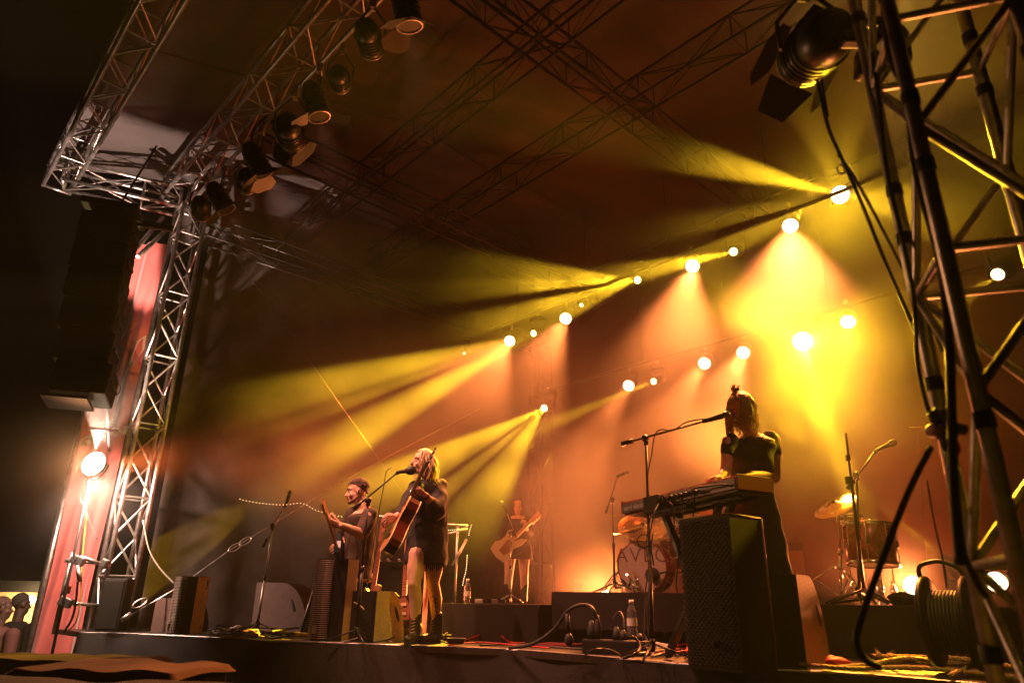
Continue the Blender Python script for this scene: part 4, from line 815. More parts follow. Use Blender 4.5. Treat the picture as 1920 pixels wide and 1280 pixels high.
for k in range(3): MB().tube(V(q0.x, q0.y, ZR3+.11), V(q0.x+.25*math.cos(k*2.1+.3), q0.y+.25*math.sin(k*2.1+.3), ZR3+.012), .009, n=6).build('leg', M_blk, t)
t = thing('cymbal_stand', 'dim thin stand far behind at the right, only its top catching light', 'stand', V(PY(1720, 1128, 7.9).x, 7.9, 0))
MB().tube(V(PY(1730, 1120, 7.9).x, 7.9, 0), PY(1720, 800, 7.9), .009, n=8).build('pole', M_blk, t); MB().tube(PY(1705, 801, 7.9), PY(1745, 800, 7.9), .008, n=8).build('arm', M_alud, t)
# stand wrapped with fairy lights between the monitors
foot = V(PY(480, 1190, 7.9).x, 7.9, 0)
top = PY(512, 985, 7.9); E_dot = emit('fairy lamp', (1, .66, .30), 2.2)
boom_stand(foot, top, PY(496, 1025, 7.9)+V(-.02, 0, .0), PY(535, 948, 7.9), 'dim boom stand in the dark left half with a bent arm', .011, mdir=(PY(543, 925, 7.9)-PY(535, 948, 7.9)), mtl=M_alud, a0=.5)
def fairy(pts, n, Y, label, r=.0048, dots=True):
    t = thing('fairy_lights', label, 'fairy lights', PY(*pts[0], Y), 'strings of small warm lamps'); P3 = catmull([PY(x, y, Y) for x, y in pts], 10)
    MB().path(P3, .0012, 5).build('wire', M_rub, t)
    tot = sum((P3[i+1]-P3[i]).length for i in range(len(P3)-1)); acc = 0; k = 0; dot = None
    for i in range(len(P3)-1):
        seg = (P3[i+1]-P3[i]).length
        while k*tot/n < acc+seg and k < n:
            q = P3[i].lerp(P3[i+1], (k*tot/n-acc)/seg); k += 1
            if dot is None: dot = MB().ell((0, 0, 0), (r, r, r), n=6, m=4).build('small_lamp', E_dot, t, local=True); c = dot
            else: c = dot.copy(); C.objects.link(c); c.parent = t
            c.location = q-t.location
        acc += seg
    return t
fairy([(450, 935), (460, 938), (490, 943), (530, 946), (566, 943), (590, 955), (616, 963), (640, 968), (660, 968)], 34, 7.75, 'long drooping string of tiny lamps running behind the guitarist')
fairy([(706, 967), (722, 967), (730, 970)], 8, 7.3, 'short bright piece of lamp string between the guitarist and the singer')
fairy([(834, 994), (858, 992), (876, 988)], 12, 7.6, 'short level string of lamps on the side rack right of the singer')
fairy([(884, 984), (880, 996), (879, 1006)], 6, 7.6, 'small tail of lamps hanging from the side rack')
fairy([(876, 1041), (875, 1058), (873, 1072), (869, 1088), (867, 1100)], 15, 7.6, 'upright string of lamps above the bottle on the low riser')
t = thing('side_rack', 'dim metal keyboard rack behind the singer, its top bar catching yellow light', 'rack', V(PY(860, 1135, 7.65).x, 7.65, ZR1-.0))
for a_, b_ in (((832, 982), (877, 986)), ((832, 1002), (877, 992)), ((700, 965), (740, 972)), ((858, 984), (852, 1134)), ((875, 1010), (848, 1060))): MB().tube(PY(*a_, 7.65), PY(*b_, 7.65), .012, n=8).build('bar', M_alud, t)
# ---------------------------------------------------------------- guitars on stands
def stood_guitar(p0, p1, label, bodycol, Yb, facing, kk=1.0, bass=False):
    A, B = Vector(p0), Vector(p1); nd = (B-A).normalized(); face = Vector(facing); face = (face-nd*face.dot(nd)).normalized(); sdv = nd.cross(face); MM = Matrix((sdv, nd, face)).transposed(); L_ = (B-A).length
    t = thing('electric_guitar', label, 'guitar', A, 'electric guitars resting on floor stands')
    poly = [(.03, .12), (.07, .21), (.11, .19), (.10, .08), (.10, 0), (.15, -.10), (.12, -.18), (0, -.20), (-.13, -.19), (-.16, -.10), (-.11, 0), (-.12, .10), (-.10, .17), (-.05, .12)]
    MB().prism([(x*kk, y*kk) for x, y in poly], A, MM, .045).build('body', bodycol, t)
    MB().prism([(.02*kk, .11*kk), (.085*kk, .0), (.07*kk, -.12*kk), (-.04*kk, -.12*kk), (-.05*kk, .09*kk)], A+face*.025, MM, .004).build('pickguard', mat('brown pickguard', (.2, .07, .04), .4), t)
    for y in (.03, -.06): MB().box(A+nd*y*kk+face*.03, (.08*kk, .03*kk, .012), MM, .003).build('pickup', mat('cream pickup', (.5, .32, .22), .4), t)
    MB().box(A+nd*(L_*.5), (.045, L_*.86, .022), MM, .004).build('neck', mat('rosy neck', (.30, .12, .07), .35), t)
    fb = MB()
    for j in range(16): fb.box(A+nd*(.16+(L_-.2)*(1-.92**j)*1.15)+face*.012, (.044, .003, .002), MM)
    fb.build('frets', M_chrome, t)
    h_ = MB().prism([(-.02, 0), (.025, 0), (.05, .04), (.045, .16), (.01, .18), (-.02, .14)], A+nd*L_*.94, MM, .015).build('headstock', mat('rosy neck', (.30, .12, .07), .35), t)
    for j in range(6): MB().tube(A+nd*(L_*.94+.035+.023*j)+sdv*.035, A+nd*(L_*.94+.035+.023*j)+sdv*.06, .008, n=8).build('tuning_peg', M_chrome, h_)
    s = MB(); f = V(A.x, A.y+.08, 0)
    for q in (f+V(-.16, -.1, 0), f+V(.16, -.1, 0), f+V(0, .22, 0)): s.tube(f+V(0, 0, .32), q+V(0, 0, .01), .010, n=6)
    s.tube(f+V(0, 0, .32), f+V(0, 0, .62), .010, n=6); so = s.build('floor_stand', M_blk, None, loc=f); tag(so, 'small tripod floor stand under the ' + ('pinkish' if not bass else 'dark') + ' electric guitar', 'guitar stand', 'floor stands of the two guitars')
    return t
stood_guitar(PY(696, 1128, 6.9), PY(716, 992, 7.0), 'pinkish electric guitar on a stand, its pegs glinting left of the singer', mat('pinkish lacquer', (.32, .14, .09), .35), 6.9, (-.45, -.9, .1), .75)
stood_guitar(PY(757, 1140, 7.0), PY(762, 1035, 7.1), 'dark bass guitar with two cream pickups standing behind the legs of the singer', mat('black lacquer', (.03, .015, .012), .25), 7.0, (-.2, -1, .1), .9, True)
t = thing('pedal_rack', 'dark equipment case with a cluttered top behind the singer and guitarist', 'case', V(PY(730, 1150, 8.2).x, 8.2, 0))
a_, b_ = PY(668, 1052, 8.2), PY(800, 1058, 8.2); MB().box(V((a_.x+b_.x)/2, 8.3, a_.z/2), ((b_.x-a_.x), .5, a_.z), None, .01).build('case_body', M_cast, t)
for k in range(5): MB().box(PY(690+20*k, 1050+k, 8.1)+V(0, 0, .0), (.07, .05, .03), Matrix.Rotation(.4*k, 3, 'Y'), .006).build('cable_plug', M_alud, t)
# ---------------------------------------------------------------- keyboard on its stand
KL, KR = PY(1166, 939, 5.32), PY(1378, 887, 4.30); zk = (KL.z+KR.z)/2
kd = V(KR.x-KL.x, KR.y-KL.y, 0).normalized(); kn = V(-kd.y, kd.x, 0)
if kn.y < 0: kn = -kn
KLen = V(KR.x-KL.x, KR.y-KL.y, 0).length; KW = .30; tilt = (KR.z-KL.z)
t = thing('keyboard', 'red stage keyboard on a folding stand between its player and the audience', 'keyboard', V(KL.x, KL.y, KL.z)); kup = V(0, 0, 1); kdir = (KR-KL).normalized()
MK = Matrix((kdir, kn, kdir.cross(kn))).transposed(); nK = kdir.cross(kn); ctr = (KL+KR)/2+kn*KW/2-nK*.055
MB().box(ctr, (KLen, KW, .085), MK, .008).build('case', mat('red keyboard lacquer', (.50, .02, .035), .3, 0, .1, 8), t)
MB().box((KL+KR)/2-kn*.003-nK*.060, (KLen-.01, .008, .064), MK, .001).build('rear_panel', mat('silvery rear panel', (.20, .16, .15), .45, .2, .15, 20), t)
MB().box(ctr-nK*.048+kn*.0, (KLen-.02, KW-.02, .012), MK, .002).build('bottom_plate', mat('dark bottom plate', (.05, .03, .03), .5), t)
MB().box(KR+kn*KW*.5-nK*.05+kdir*.006, (.014, KW, .095), MK, .003).build('end_cheek', mat('dark red cheek', (.22, .02, .02), .4), t)
MB().box(KL+kn*KW*.5-nK*.05-kdir*.006, (.014, KW, .095), MK, .003).build('end_cheek', mat('dark red cheek', (.22, .02, .02), .4), t)
MB().box((KL+KR)/2+kn*.20-nK*.004, (KLen-.12, .15, .018), MK, .002).build('white_keys', mat('ivory keys', (.7, .6, .5), .3), t)
b = MB()
for k in range(34):
    if k % 7 not in (2, 6): b.box((KL+KR)/2+kdir*(-(KLen-.12)/2+(KLen-.12)*(k+1)/35)+kn*.165+nK*.008, (.012, .09, .014), MK)
b.build('black_keys', M_rub, t)
MT = Matrix((kdir, nK, -kn)).transposed(); text_mesh('nord electro 6', .052, KL+kdir*.03-kn*.0085-nK*.078, MT, mat('pale lettering', (.9, .8, .72), .5), 'rear_lettering', t, .001, .95, bold=.0006)
b = MB()
for f in (.02, .24, .47, .66, .86): b.tube(KL+kdir*KLen*f-kn*.008-nK*.028, KL+kdir*KLen*f-kn*.013-nK*.028, .006, n=8)
b.build('screws', M_rub, t)
for f, l_ in ((.44, .04), (.52, .02), (.56, .02), (.60, .02), (.64, .02), (.69, .03), (.72, .03)):
    MB().tube(KL+kdir*KLen*f-kn*.008-nK*.06, KL+kdir*KLen*f-kn*(.04+l_)-nK*.063, .010, n=8).build('jack_plug', M_rub, t)
for i, (f, pts) in enumerate(((.52, [(1262, 950), (1265, 1000), (1272, 1040), (1268, 1090), (1270, 1110)]), (.60, [(1280, 940), (1279, 985), (1280, 1010)]), (.70, [(1302, 920), (1300, 960), (1301, 1000)]), (.45, [(1226, 962), (1222, 985), (1218, 1010), (1226, 1060)]))):
    s_ = KL+kdir*KLen*f-kn*.05-nK*.063; rope('cable', [s_, s_-kn*.03-V(0, 0, .03)]+[PY(x, y, 4.95-f*.5) for x, y in pts], .0045, M_rub, ('black cable looping from the rear panel of the keyboard, ' + ('second from the left', 'third from the left', 'rightmost', 'leftmost')[i]), 'cable', 'cables hanging from the keyboard')
rope('cable', [KL+kdir*KLen*.70-kn*.06-nK*.063, KL+kdir*KLen*.76-kn*.07-nK*.05, KL+kdir*KLen*.84-kn*.06-nK*.055, KL+kdir*KLen*.93-kn*.05-nK*.06, KL+kdir*KLen*.99-kn*.02-nK*.08], .006, M_rub, 'thick black cable along the near end of the keyboard rear panel', 'cable')
st = thing('keyboard_stand', 'black folding stand with slanting legs under the red keyboard', 'stand', V(ctr.x, ctr.y, 0))
c0 = KL+kdir*KLen*.30+kn*.1-nK*.11; c1 = KL+kdir*KLen*.86+kn*.1-nK*.11
MB().box((c0+c1)/2+kn*.0-nK*.01, (KLen*.72, .04, .03), MK, .006).build('support_bar', M_blk, st); MB().box((c0+c1)/2+kn*.14-nK*.01, (KLen*.72, .04, .03), MK, .006).build('support_bar', M_blk, st)
for f0, f1, off in ((.34, .78, 0), (.44, .98, .0), (.70, .46, .12), (.80, .2, .14)):
    p0 = KL+kdir*KLen*f0+kn*(.06+off)-nK*.12; p1 = KL+kdir*KLen*f1+kn*(.02+off); p1.z = .02; d = (p1-p0).normalized(); MMx = basis(d, kn); MB().box((p0+p1)/2, (.035, .05, (p1-p0).length), MMx, .006).build('leg', M_blk, st)
t = thing('power_adapter', 'dark block with pale socket hanging behind the keyboard near the boom stand', 'adapter', KL+kdir*KLen*.33)
MB().box(KL+kdir*KLen*.36-kn*.045-nK*.09, (.16, .06, .12), MK, .01).build('block', M_cast, t); MB().box(KL+kdir*KLen*.43-kn*.04-nK*.06, (.04, .03, .05), MK, .004).build('socket', mat('pale socket', (.55, .4, .33), .5), t)
MB().box(KL+kdir*KLen*.52-kn*.03-nK*.15, (.35, .08, .03), MK, .008).build('shelf', M_cast, t)
# ---------------------------------------------------------------- drum kit
M_shell = mat('red sparkle shell', (.24, .035, .03), .25, .15, .5, 12, .05)
M_head = mat('drum head', (.42, .30, .25), .5, 0, .06, 10)
M_brass = mat('bronze cymbal', (.75, .48, .22), .24, .95, .12, 30)
def drum(name, c, r, h, axis, label, m=M_shell, group='drums of the kit', lugs=8, legs=None):
    t = thing(name, label, 'drum', c, group); ax = Vector(axis).normalized(); c = Vector(c); MM = basis(ax, (1, 0, 0) if abs(ax.z) > .9 else (0, 0, 1))
    MB().lathe(c, [(r*.97, -h/2), (r, -h/2+.005), (r, h/2-.005), (r*.97, h/2)], ax, 36).build('shell', m, t)
    for e in (-1, 1):
        MB().lathe(c+ax*e*(h/2+.002), [(r*.98, -.002), (r*.98, .002)], ax, 36).build('drum_head', M_head, t)
        MB().lathe(c+ax*e*(h/2-.004), [(r*1.0, -.016), (r*1.035, -.014), (r*1.035, .012), (r*1.0, .014)], ax, 36, cap=False).build('hoop', M_chrome if r < .26 else M_shell, t)
    for k in range(lugs):
        a_ = 2*PI*k/lugs+.2; o = MM@V(math.cos(a_), math.sin(a_), 0); b = MB(); b.tube(c+o*r*1.03-ax*h*.5, c+o*r*1.03+ax*h*.5, .0035, n=6); b.box(c+o*r*1.01, (.02, .02, .05) if abs(ax.z) > .9 else (.02, .05, .02), None, .004); b.build('lug', M_chrome, t)
    return t
Yk = 8.0; kc = PY(1212, 1052, Yk); kax = V(-.42, -.9, .0).normalized(); rk = (PY(1212, 1006, Yk).z-PY(1212, 1100, Yk).z)/2; kc.z = ZD+rk+.015
bd = drum('bass_drum', kc-kax*.0, rk, .40, kax, 'red bass drum with a pale front head lettered with the band name')
MM = basis(kax, (0, 0, 1)); 
if MM.col[1].z < 0: MM = Matrix((-MM.col[0], -MM.col[1], MM.col[2])).transposed()
fc = kc+kax*.206
text_mesh('AVEC', .215, fc+MM@V(-.0, .045, 0), MM, mat('thin dark lettering', (.10, .03, .025), .6), 'drum_lettering', bd, .001, 1.15, 'CENTER', bold=-.002)
text_mesh('R', .06, fc+MM@V(-.05, -rk*.82, 0), MM, MATS['thin dark lettering'], 'drum_lettering', bd, .001, 1.0, 'CENTER', bold=.001)
MB().lathe(fc+MM@V(rk*.42, -rk*.33, .001), [(.075, 0), (.080, .002), (.075, .004)], kax, 24).build('port_ring', M_rub, bd)
t = thing('drum_microphone', 'dark round microphone on a short boom at the port of the bass drum', 'microphone', fc+MM@V(rk*.42, -rk*.33, .05)); MB().ell(fc+MM@V(rk*.42, -rk*.33, .05), (.05, .05, .05)).build('capsule', M_rub, t); MB().tube(fc+MM@V(rk*.42, -rk*.33, .05), fc+MM@V(rk*1.25, -rk*.2, .12), .010).build('boom', M_blk, t)
drum('rack_tom', PY(1263, 1020, Yk+.2), .155, .22, (-.15, -.35, .9), 'red tom mounted above the bass drum behind the boom stand')
drum('snare_drum', PY(1290, 985, Yk+.2), .17, .15, (-.25, -.45, .85), 'pink lit snare and tom cluster just left of the tall loudspeaker top', lugs=6)
drum('floor_drum', PY(1292, 1045, Yk+.3), .2, .30, (0, 0, 1), 'red drum half hidden behind the tall loudspeaker')
def cymbal(c, r, nrm, label, foot=None, bell=True):
    nrm = Vector(nrm).normalized(); t = thing('cymbal', label, 'cymbal', c, 'cymbals of the kit')
    MB().lathe(c, [(r, -.014), (r*.99, -.012), (r*.6, -.002), (r*.22, .008), (r*.16, .022), (r*.03, .030)], nrm, 40).build('bronze_disc', M_brass, t)
    b = MB(); b.tube(Vector(c)-nrm*.05, Vector(c)+nrm*.05, .006, n=8); b.build('wing_nut', M_chrome, t); b = MB(); b.lathe(Vector(c)+nrm*.032, [(.016, 0), (.016, .012)], nrm, 10); b.build('felt', M_rub, t)
    if foot is not None:
        foot = Vector(foot); st = thing('cymbal_stand', 'chrome stand carrying ' + label.split(',')[0], 'cymbal stand', foot, 'chrome drum hardware'); hub = foot+V(0, 0, .30); tp = Vector(c)-nrm*.05
        MB().tube(foot+V(0, 0, .05), foot.lerp(tp, .55), .014, n=10).build('lower_tube', M_chrome, st); MB().tube(foot.lerp(tp, .55), tp, .009, n=8).build('upper_tube', M_chrome, st)
        for f in (.35, .55): MB().lathe(foot.lerp(tp, f), [(.02, -.02), (.024, 0), (.02, .02)], tp-foot, 10).build('clamp', M_chrome, st)
        for k in range(3):
            a_ = .5+2*PI*k/3; o = V(math.cos(a_), math.sin(a_), 0); lg = MB(); lg.path([hub, foot+o*.18+V(0, 0, .20), foot+o*.34+V(0, 0, .012)], .008, 6); lg.tube(foot+V(0, 0, .06), foot+o*.18+V(0, 0, .20), .006, n=6); lg.build('leg', M_chrome, st)
cymbal(PY(1205, 985, Yk-.1), .27, (-.10, -.62, .78), 'the big tilted crash cymbal, seen from below above the bass drum', V(PY(1178, 1103, Yk+.1).x, Yk+.1, ZD))
cymbal(PY(1176, 958, Yk+.1), .20, (-.25, -.15, .95), 'the thin cymbal at the left tip of the keyboard', None)
b_c = PY(1180, 992, Yk); cymbal(b_c, .19, (-.22, -.05, .97), 'the upper hi-hat disc, edge on beside the crash', V(PY(1184, 1103, Yk).x, Yk, ZD)); cymbal(b_c-V(-.004, 0, .03), .19, (.2, .05, -.97), 'the lower hi-hat disc, turned over under the other', None)
# hardware clutter left of the bass drum
rs = random.Random(3); t = thing('drum_hardware', 'tangle of chrome pedals and stand legs left of the bass drum', 'hardware', V(PY(1180, 1103, 7.7).x, 7.7, ZD)); 
for k in range(20):
    x0, x1 = rs.uniform(1150, 1235), rs.uniform(1150, 1240); MB().tube(PY(x0, 1104-rs.uniform(0, 3), 7.6+rs.uniform(0, .4)), PY(x1, 1104-rs.uniform(6, 34)*(1-abs(x1-1195)/60*.6), 7.6+rs.uniform(0, .4)), rs.uniform(.006, .010), n=6).build('rod', M_blk if k % 3 else M_chrome, t)
b = MB(); b.tube(PY(1186, 1100, Yk), PY(1178, 985, Yk), .010); b.build('rod', M_chrome, t); b = MB(); b.tube(PY(1194, 1100, Yk+.2), PY(1195, 1005, Yk+.2), .008); b.build('rod', M_chrome, t)
# right riser: floor tom, cymbal, snare on top, clutter
ft = PY(1632, 1020, 5.95); rt = .195; ht = PY(1632, 985, 5.95).z-PY(1632, 1060, 5.95).z
tm = drum('floor_tom', ft, rt, ht, (.06, .04, 1), 'large red floor tom on chrome legs on the right riser')
for x in (1600, 1625, 1655, 1680):
    p0 = PY(x, 1040, 5.95); p0 = V(ft.x+(p0.x-ft.x)*1.0, ft.y+(-.17 if x in (1625,) else .1), p0.z); MB().path([p0+V(0, 0, .12), V(p0.x, p0.y, ZR3+.03), V(p0.x+.02, p0.y, ZR3+.006)], .0065, 8).build('leg', M_chrome, tm); MB().box(p0+V(0, -.01, .0), (.03, .03, .05), None, .006).build('leg_clamp', M_chrome, tm)
sn = PY(1594, 974, 6.15); drum('small_drum', sn, .10, .06, (.05, 0, 1), 'small tambourine-like drum resting behind the floor tom rim', mat('dim shell', (.25, .12, .07), .3, .5), lugs=6)
cymbal(PY(1566, 946, 5.9), .19, (-.50, -.30, .80), 'the tilted cymbal left of the floor tom', V(PY(1578, 1122, 5.9).x, 5.9, ZR3))
t = thing('pedal', 'drum pedal and rods lying flat at the foot of the right cymbal stand', 'pedal', V(PY(1600, 1127, 5.7).x, 5.7, ZR3))
for k in range(9): MB().tube(PY(rs.uniform(1555, 1600), 1128-rs.uniform(0, 3), 5.75), PY(rs.uniform(1600, 1650), 1124-rs.uniform(0, 14), 5.85), .009, n=6).build('rod', M_blk, t)
MB().box(PY(1590, 1126, 5.7), (.28, .06, .02), Matrix.Rotation(R(-8), 3, 'Y'), .004).build('foot_plate', M_blk, t)
q = PY(1698, 1124, 5.6); tag(blob(V(q.x, q.y, ZR3+.04), .13, .1, .06, 31).build('folded_cloth', M_cloth), 'dark folded cloth on the right riser against the glow', 'cloth')
t = thing('riser_clutter', 'small effects pedals strewn on the left riser near the bass player', 'effects pedals', V(PY(915, 1134, 8.2).x, 8.2, ZR1))
for k, x in enumerate((898, 912, 922, 936)): q = PY(x, 1132, 8.3+.1*k); MB().box(V(q.x, q.y, ZR1+.025), (.09, .12, .045), Matrix.Rotation(.3*k, 3, 'Z'), .008).build('pedal', (M_alud, M_cast)[k % 2], t)
t = thing('amplifier', 'dim amplifier case behind the dress of the keyboard player', 'amplifier', V(PY(1478, 1110, 8.0).x, 8.0, 0)); q0, q1 = PY(1462, 1064, 8.0), PY(1484, 1015, 8.0)
MB().box(V((q0.x+q1.x)/2+.05, 8.1, q1.z/2), (.30, .3, q1.z), None, .02).build('cabinet', M_cast, t); MB().box(V((q0.x+q1.x)/2+.05, 7.94, q1.z*.6), (.24, .01, q1.z*.6), None, .01).build('grille', mat('grille cloth', (.25, .13, .09), .8), t)
t = thing('music_sheet', 'tilted sheet of paper on a stand glimpsed between the keyboard legs', 'paper', PY(1332, 960, 5.6)); MB().prism([(-.09, -.11), (.09, -.11), (.09, .11), (-.09, .11)], PY(1332, 957, 5.6), basis((-.3, -.9, .3)), .003).build('paper', mat('pinkish paper', (.55, .35, .3), .8), t)
MB().tube(PY(1332, 975, 5.6), V(PY(1332, 975, 5.6).x, 5.6, 0), .008).build('stand_pole', M_blk, t)
# ---------------------------------------------------------------- people
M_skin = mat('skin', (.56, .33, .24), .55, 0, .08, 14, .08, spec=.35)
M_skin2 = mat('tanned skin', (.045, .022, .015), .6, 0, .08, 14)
M_lid = mat('dark lashes', (.03, .015, .01), .6)
M_lips = mat('lips', (.36, .10, .08), .5)
def cap(mb, a, b, r0, r1=None, n=12):
    a, b = Vector(a), Vector(b); r1 = r0 if r1 is None else r1; d = b-a
    if d.length < 1e-5: return mb.ell(a, (r0, r0, r0), n=n, m=8)
    M = basis(d); L_ = d.length; rings = []
    for k in range(5):
        t = -PI/2+PI/2*k/4; rings.append(mb.ring(a+M@V(0, 0, r0*math.sin(t)), M, max(r0*math.cos(t), 1e-4), max(r0*math.cos(t), 1e-4), n))
    for k in range(5):
        t = PI/2*k/4; rings.append(mb.ring(b+M@V(0, 0, r1*math.sin(t)), M, max(r1*math.cos(t), 1e-4), max(r1*math.cos(t), 1e-4), n))
    return mb.loft(rings, True)
def chain(mb, pts, rs):
    for i in range(len(pts)-1): cap(mb, pts[i], pts[i+1], rs[i], rs[i+1])
def loftbody(mb, secs, n=20):
    """secs: (centre, half width, half depth, yaw) horizontal ellipses from bottom to top"""
    rings = []
    for c, a, b_, yaw in secs:
        M = Matrix.Rotation(yaw, 3, 'Z'); rings.append([Vector(c)+M@V(a*math.cos(2*PI*i/n), b_*math.sin(2*PI*i/n), 0) for i in range(n)])
    return mb.loft(rings, True)
def remeshed(mb, name, m, parent=None, vox=.008, smooth=2, extra=None, loc=None, noise=0.0):
    me = bpy.data.meshes.new('t'); me.from_pydata([tuple(p) for p in mb.v], [], mb.f); me.update()
    bm = bmesh.new(); bm.from_mesh(me); bmesh.ops.recalc_face_normals(bm, faces=bm.faces); bm.to_mesh(me); bm.free()
    o = bpy.data.objects.new('t', me); C.objects.link(o)
    md = o.modifiers.new('r', 'REMESH'); md.mode = 'VOXEL'; md.voxel_size = vox
    if smooth: s = o.modifiers.new('s', 'SMOOTH'); s.factor = .5; s.iterations = smooth
    dg = bpy.context.evaluated_depsgraph_get(); dg.update(); m2 = bpy.data.meshes.new_from_object(o.evaluated_get(dg)); bpy.data.objects.remove(o)
    b = MB(); nv = len(m2.vertices); co = np.empty(nv*3); m2.vertices.foreach_get('co', co); co = co.reshape(-1, 3)
    if noise:
        co += noise*np.stack([np.sin(co[:, 2]*37+co[:, 0]*23), np.sin(co[:, 2]*29+co[:, 1]*31+1), 0*co[:, 0]], 1)
    b.v = [Vector(p) for p in co]; b.f = [tuple(p.vertices) for p in m2.polygons]; b.sm = [True]*len(b.f)
    if extra: b.add(extra.v, extra.f, True)
    return b.build(name, m, parent, loc=loc)
def frame(F, U=(0, 0, 1)):
    F = Vector(F).normalized(); S = Vector(U).cross(F).normalized(); U = F.cross(S); return F, U, S    # S = the person's left
def head_pieces(mb, c, F, U, S, k=1.0, beard=False):
    P = lambda f, u, s: c+(F*f+U*u+S*s)*k
    M = Matrix((S, F, U)).transposed()
    mb.ell(P(-.012, .035, 0), (.076*k, .094*k, .088*k), M); mb.ell(P(.022, -.03, 0), (.062*k, .068*k, .088*k), M)
    mb.ell(P(.058, -.085, 0), (.034*k, .034*k, .030*k), M)
    cap(mb, P(.084, .012, 0), P(.112, -.030, 0), .009*k, .013*k); mb.ell(P(.098, -.034, 0), (.018*k, .012*k, .010*k), M)
    for q in (1, -1):
        cap(mb, P(.083, .028, .012*q), P(.072, .030, .046*q), .010*k, .008*k)
        mb.ell(P(.060, -.030, .036*q), (.026*k, .026*k, .028*k), M)
        mb.ell(P(-.008, -.005, .077*q), (.010*k, .020*k, .032*k), M)
        mb.ell(P(.072, .006, .031*q), (.016*k, .012*k, .011*k), M)
        cap(mb, P(.02, -.075, .048*q), P(.055, -.098, .018*q), .018*k, .02*k)
    cap(mb, P(.085, -.060, -.016), P(.085, -.060, .016), .011*k); cap(mb, P(.082, -.074, -.013), P(.082, -.074, .013), .011*k)
def face_details(c, F, U, S, parent, k=1.0, brow=None):
    P = lambda f, u, s: c+(F*f+U*u+S*s)*k
    for q in (1, -1):
        b = MB(); b.path([P(.081, .003, .019*q), P(.087, -.001, .031*q), P(.077, .002, .044*q)], [.0022*k, .0042*k, .0022*k], 6); b.build('eyelashes', M_lid, parent)
        b = MB(); b.path([P(.093, .027, .014*q), P(.090, .034, .030*q), P(.076, .030, .048*q)], [.004*k, .0048*k, .0025*k], 6); b.build('eyebrow', brow or M_lid, parent)
    b = MB(); b.path([P(.088, -.067, -.022), P(.099, -.066, 0), P(.088, -.067, .022)], [.003*k, .0055*k, .003*k], 8); b.build('lips', M_lips, parent)
def hand(mb, ex, wrist, D, N, S, curl=60, k=1.0, thumb=35, spread=5):
    """D along the hand, N out of the palm, S towards the thumb side"""
    D, N, S = Vector(D).normalized(), Vector(N).normalized(), Vector(S).normalized()
    base = [(.085, -.032), (.092, -.011), (.093, .011), (.088, .031)]
    for i, (l, s) in enumerate(base): cap(mb, wrist+D*.01*k+S*s*.5*k, wrist+(D*l+S*s)*k, .015*k, .0115*k)
    ln = [(.032, .021, .018), (.040, .025, .020), (.044, .027, .020), (.038, .024, .019)]
    for i, (l, s) in enumerate(base):
        p = wrist+(D*l+S*s)*k; a = 12; pts = [p-D*.01*k, p]; side = S*math.sin(R(spread*(i-1.5)))
        for j, L_ in enumerate(ln[i]):
            a += curl*(.9 if j else .75)+3*i; v = (D*math.cos(R(a))+N*math.sin(R(a))+side).normalized(); p = p+v*L_*k; pts.append(p)
        ex.path(pts+[p+v*.004*k], [.0095*k, .0095*k, .0088*k, .008*k, .0068*k, .003*k], 8)
    p = wrist+(D*.025+S*.026+N*.008)*k; v = (D*.62+S*.65+N*.35).normalized(); q = p+v*.042*k; v2 = (D*.75+S*.15+N*math.sin(R(thumb))*1.1).normalized(); r_ = q+v2*.032*k; e = r_+(v2+N*.4).normalized()*.022*k
    cap(mb, wrist+D*.01*k, p, .015*k, .014*k); ex.path([p-v*.01*k, p, q, r_, e, e+(e-r_).normalized()*.003], [.013*k, .0135*k, .0115*k, .010*k, .0075*k, .003*k], 8)
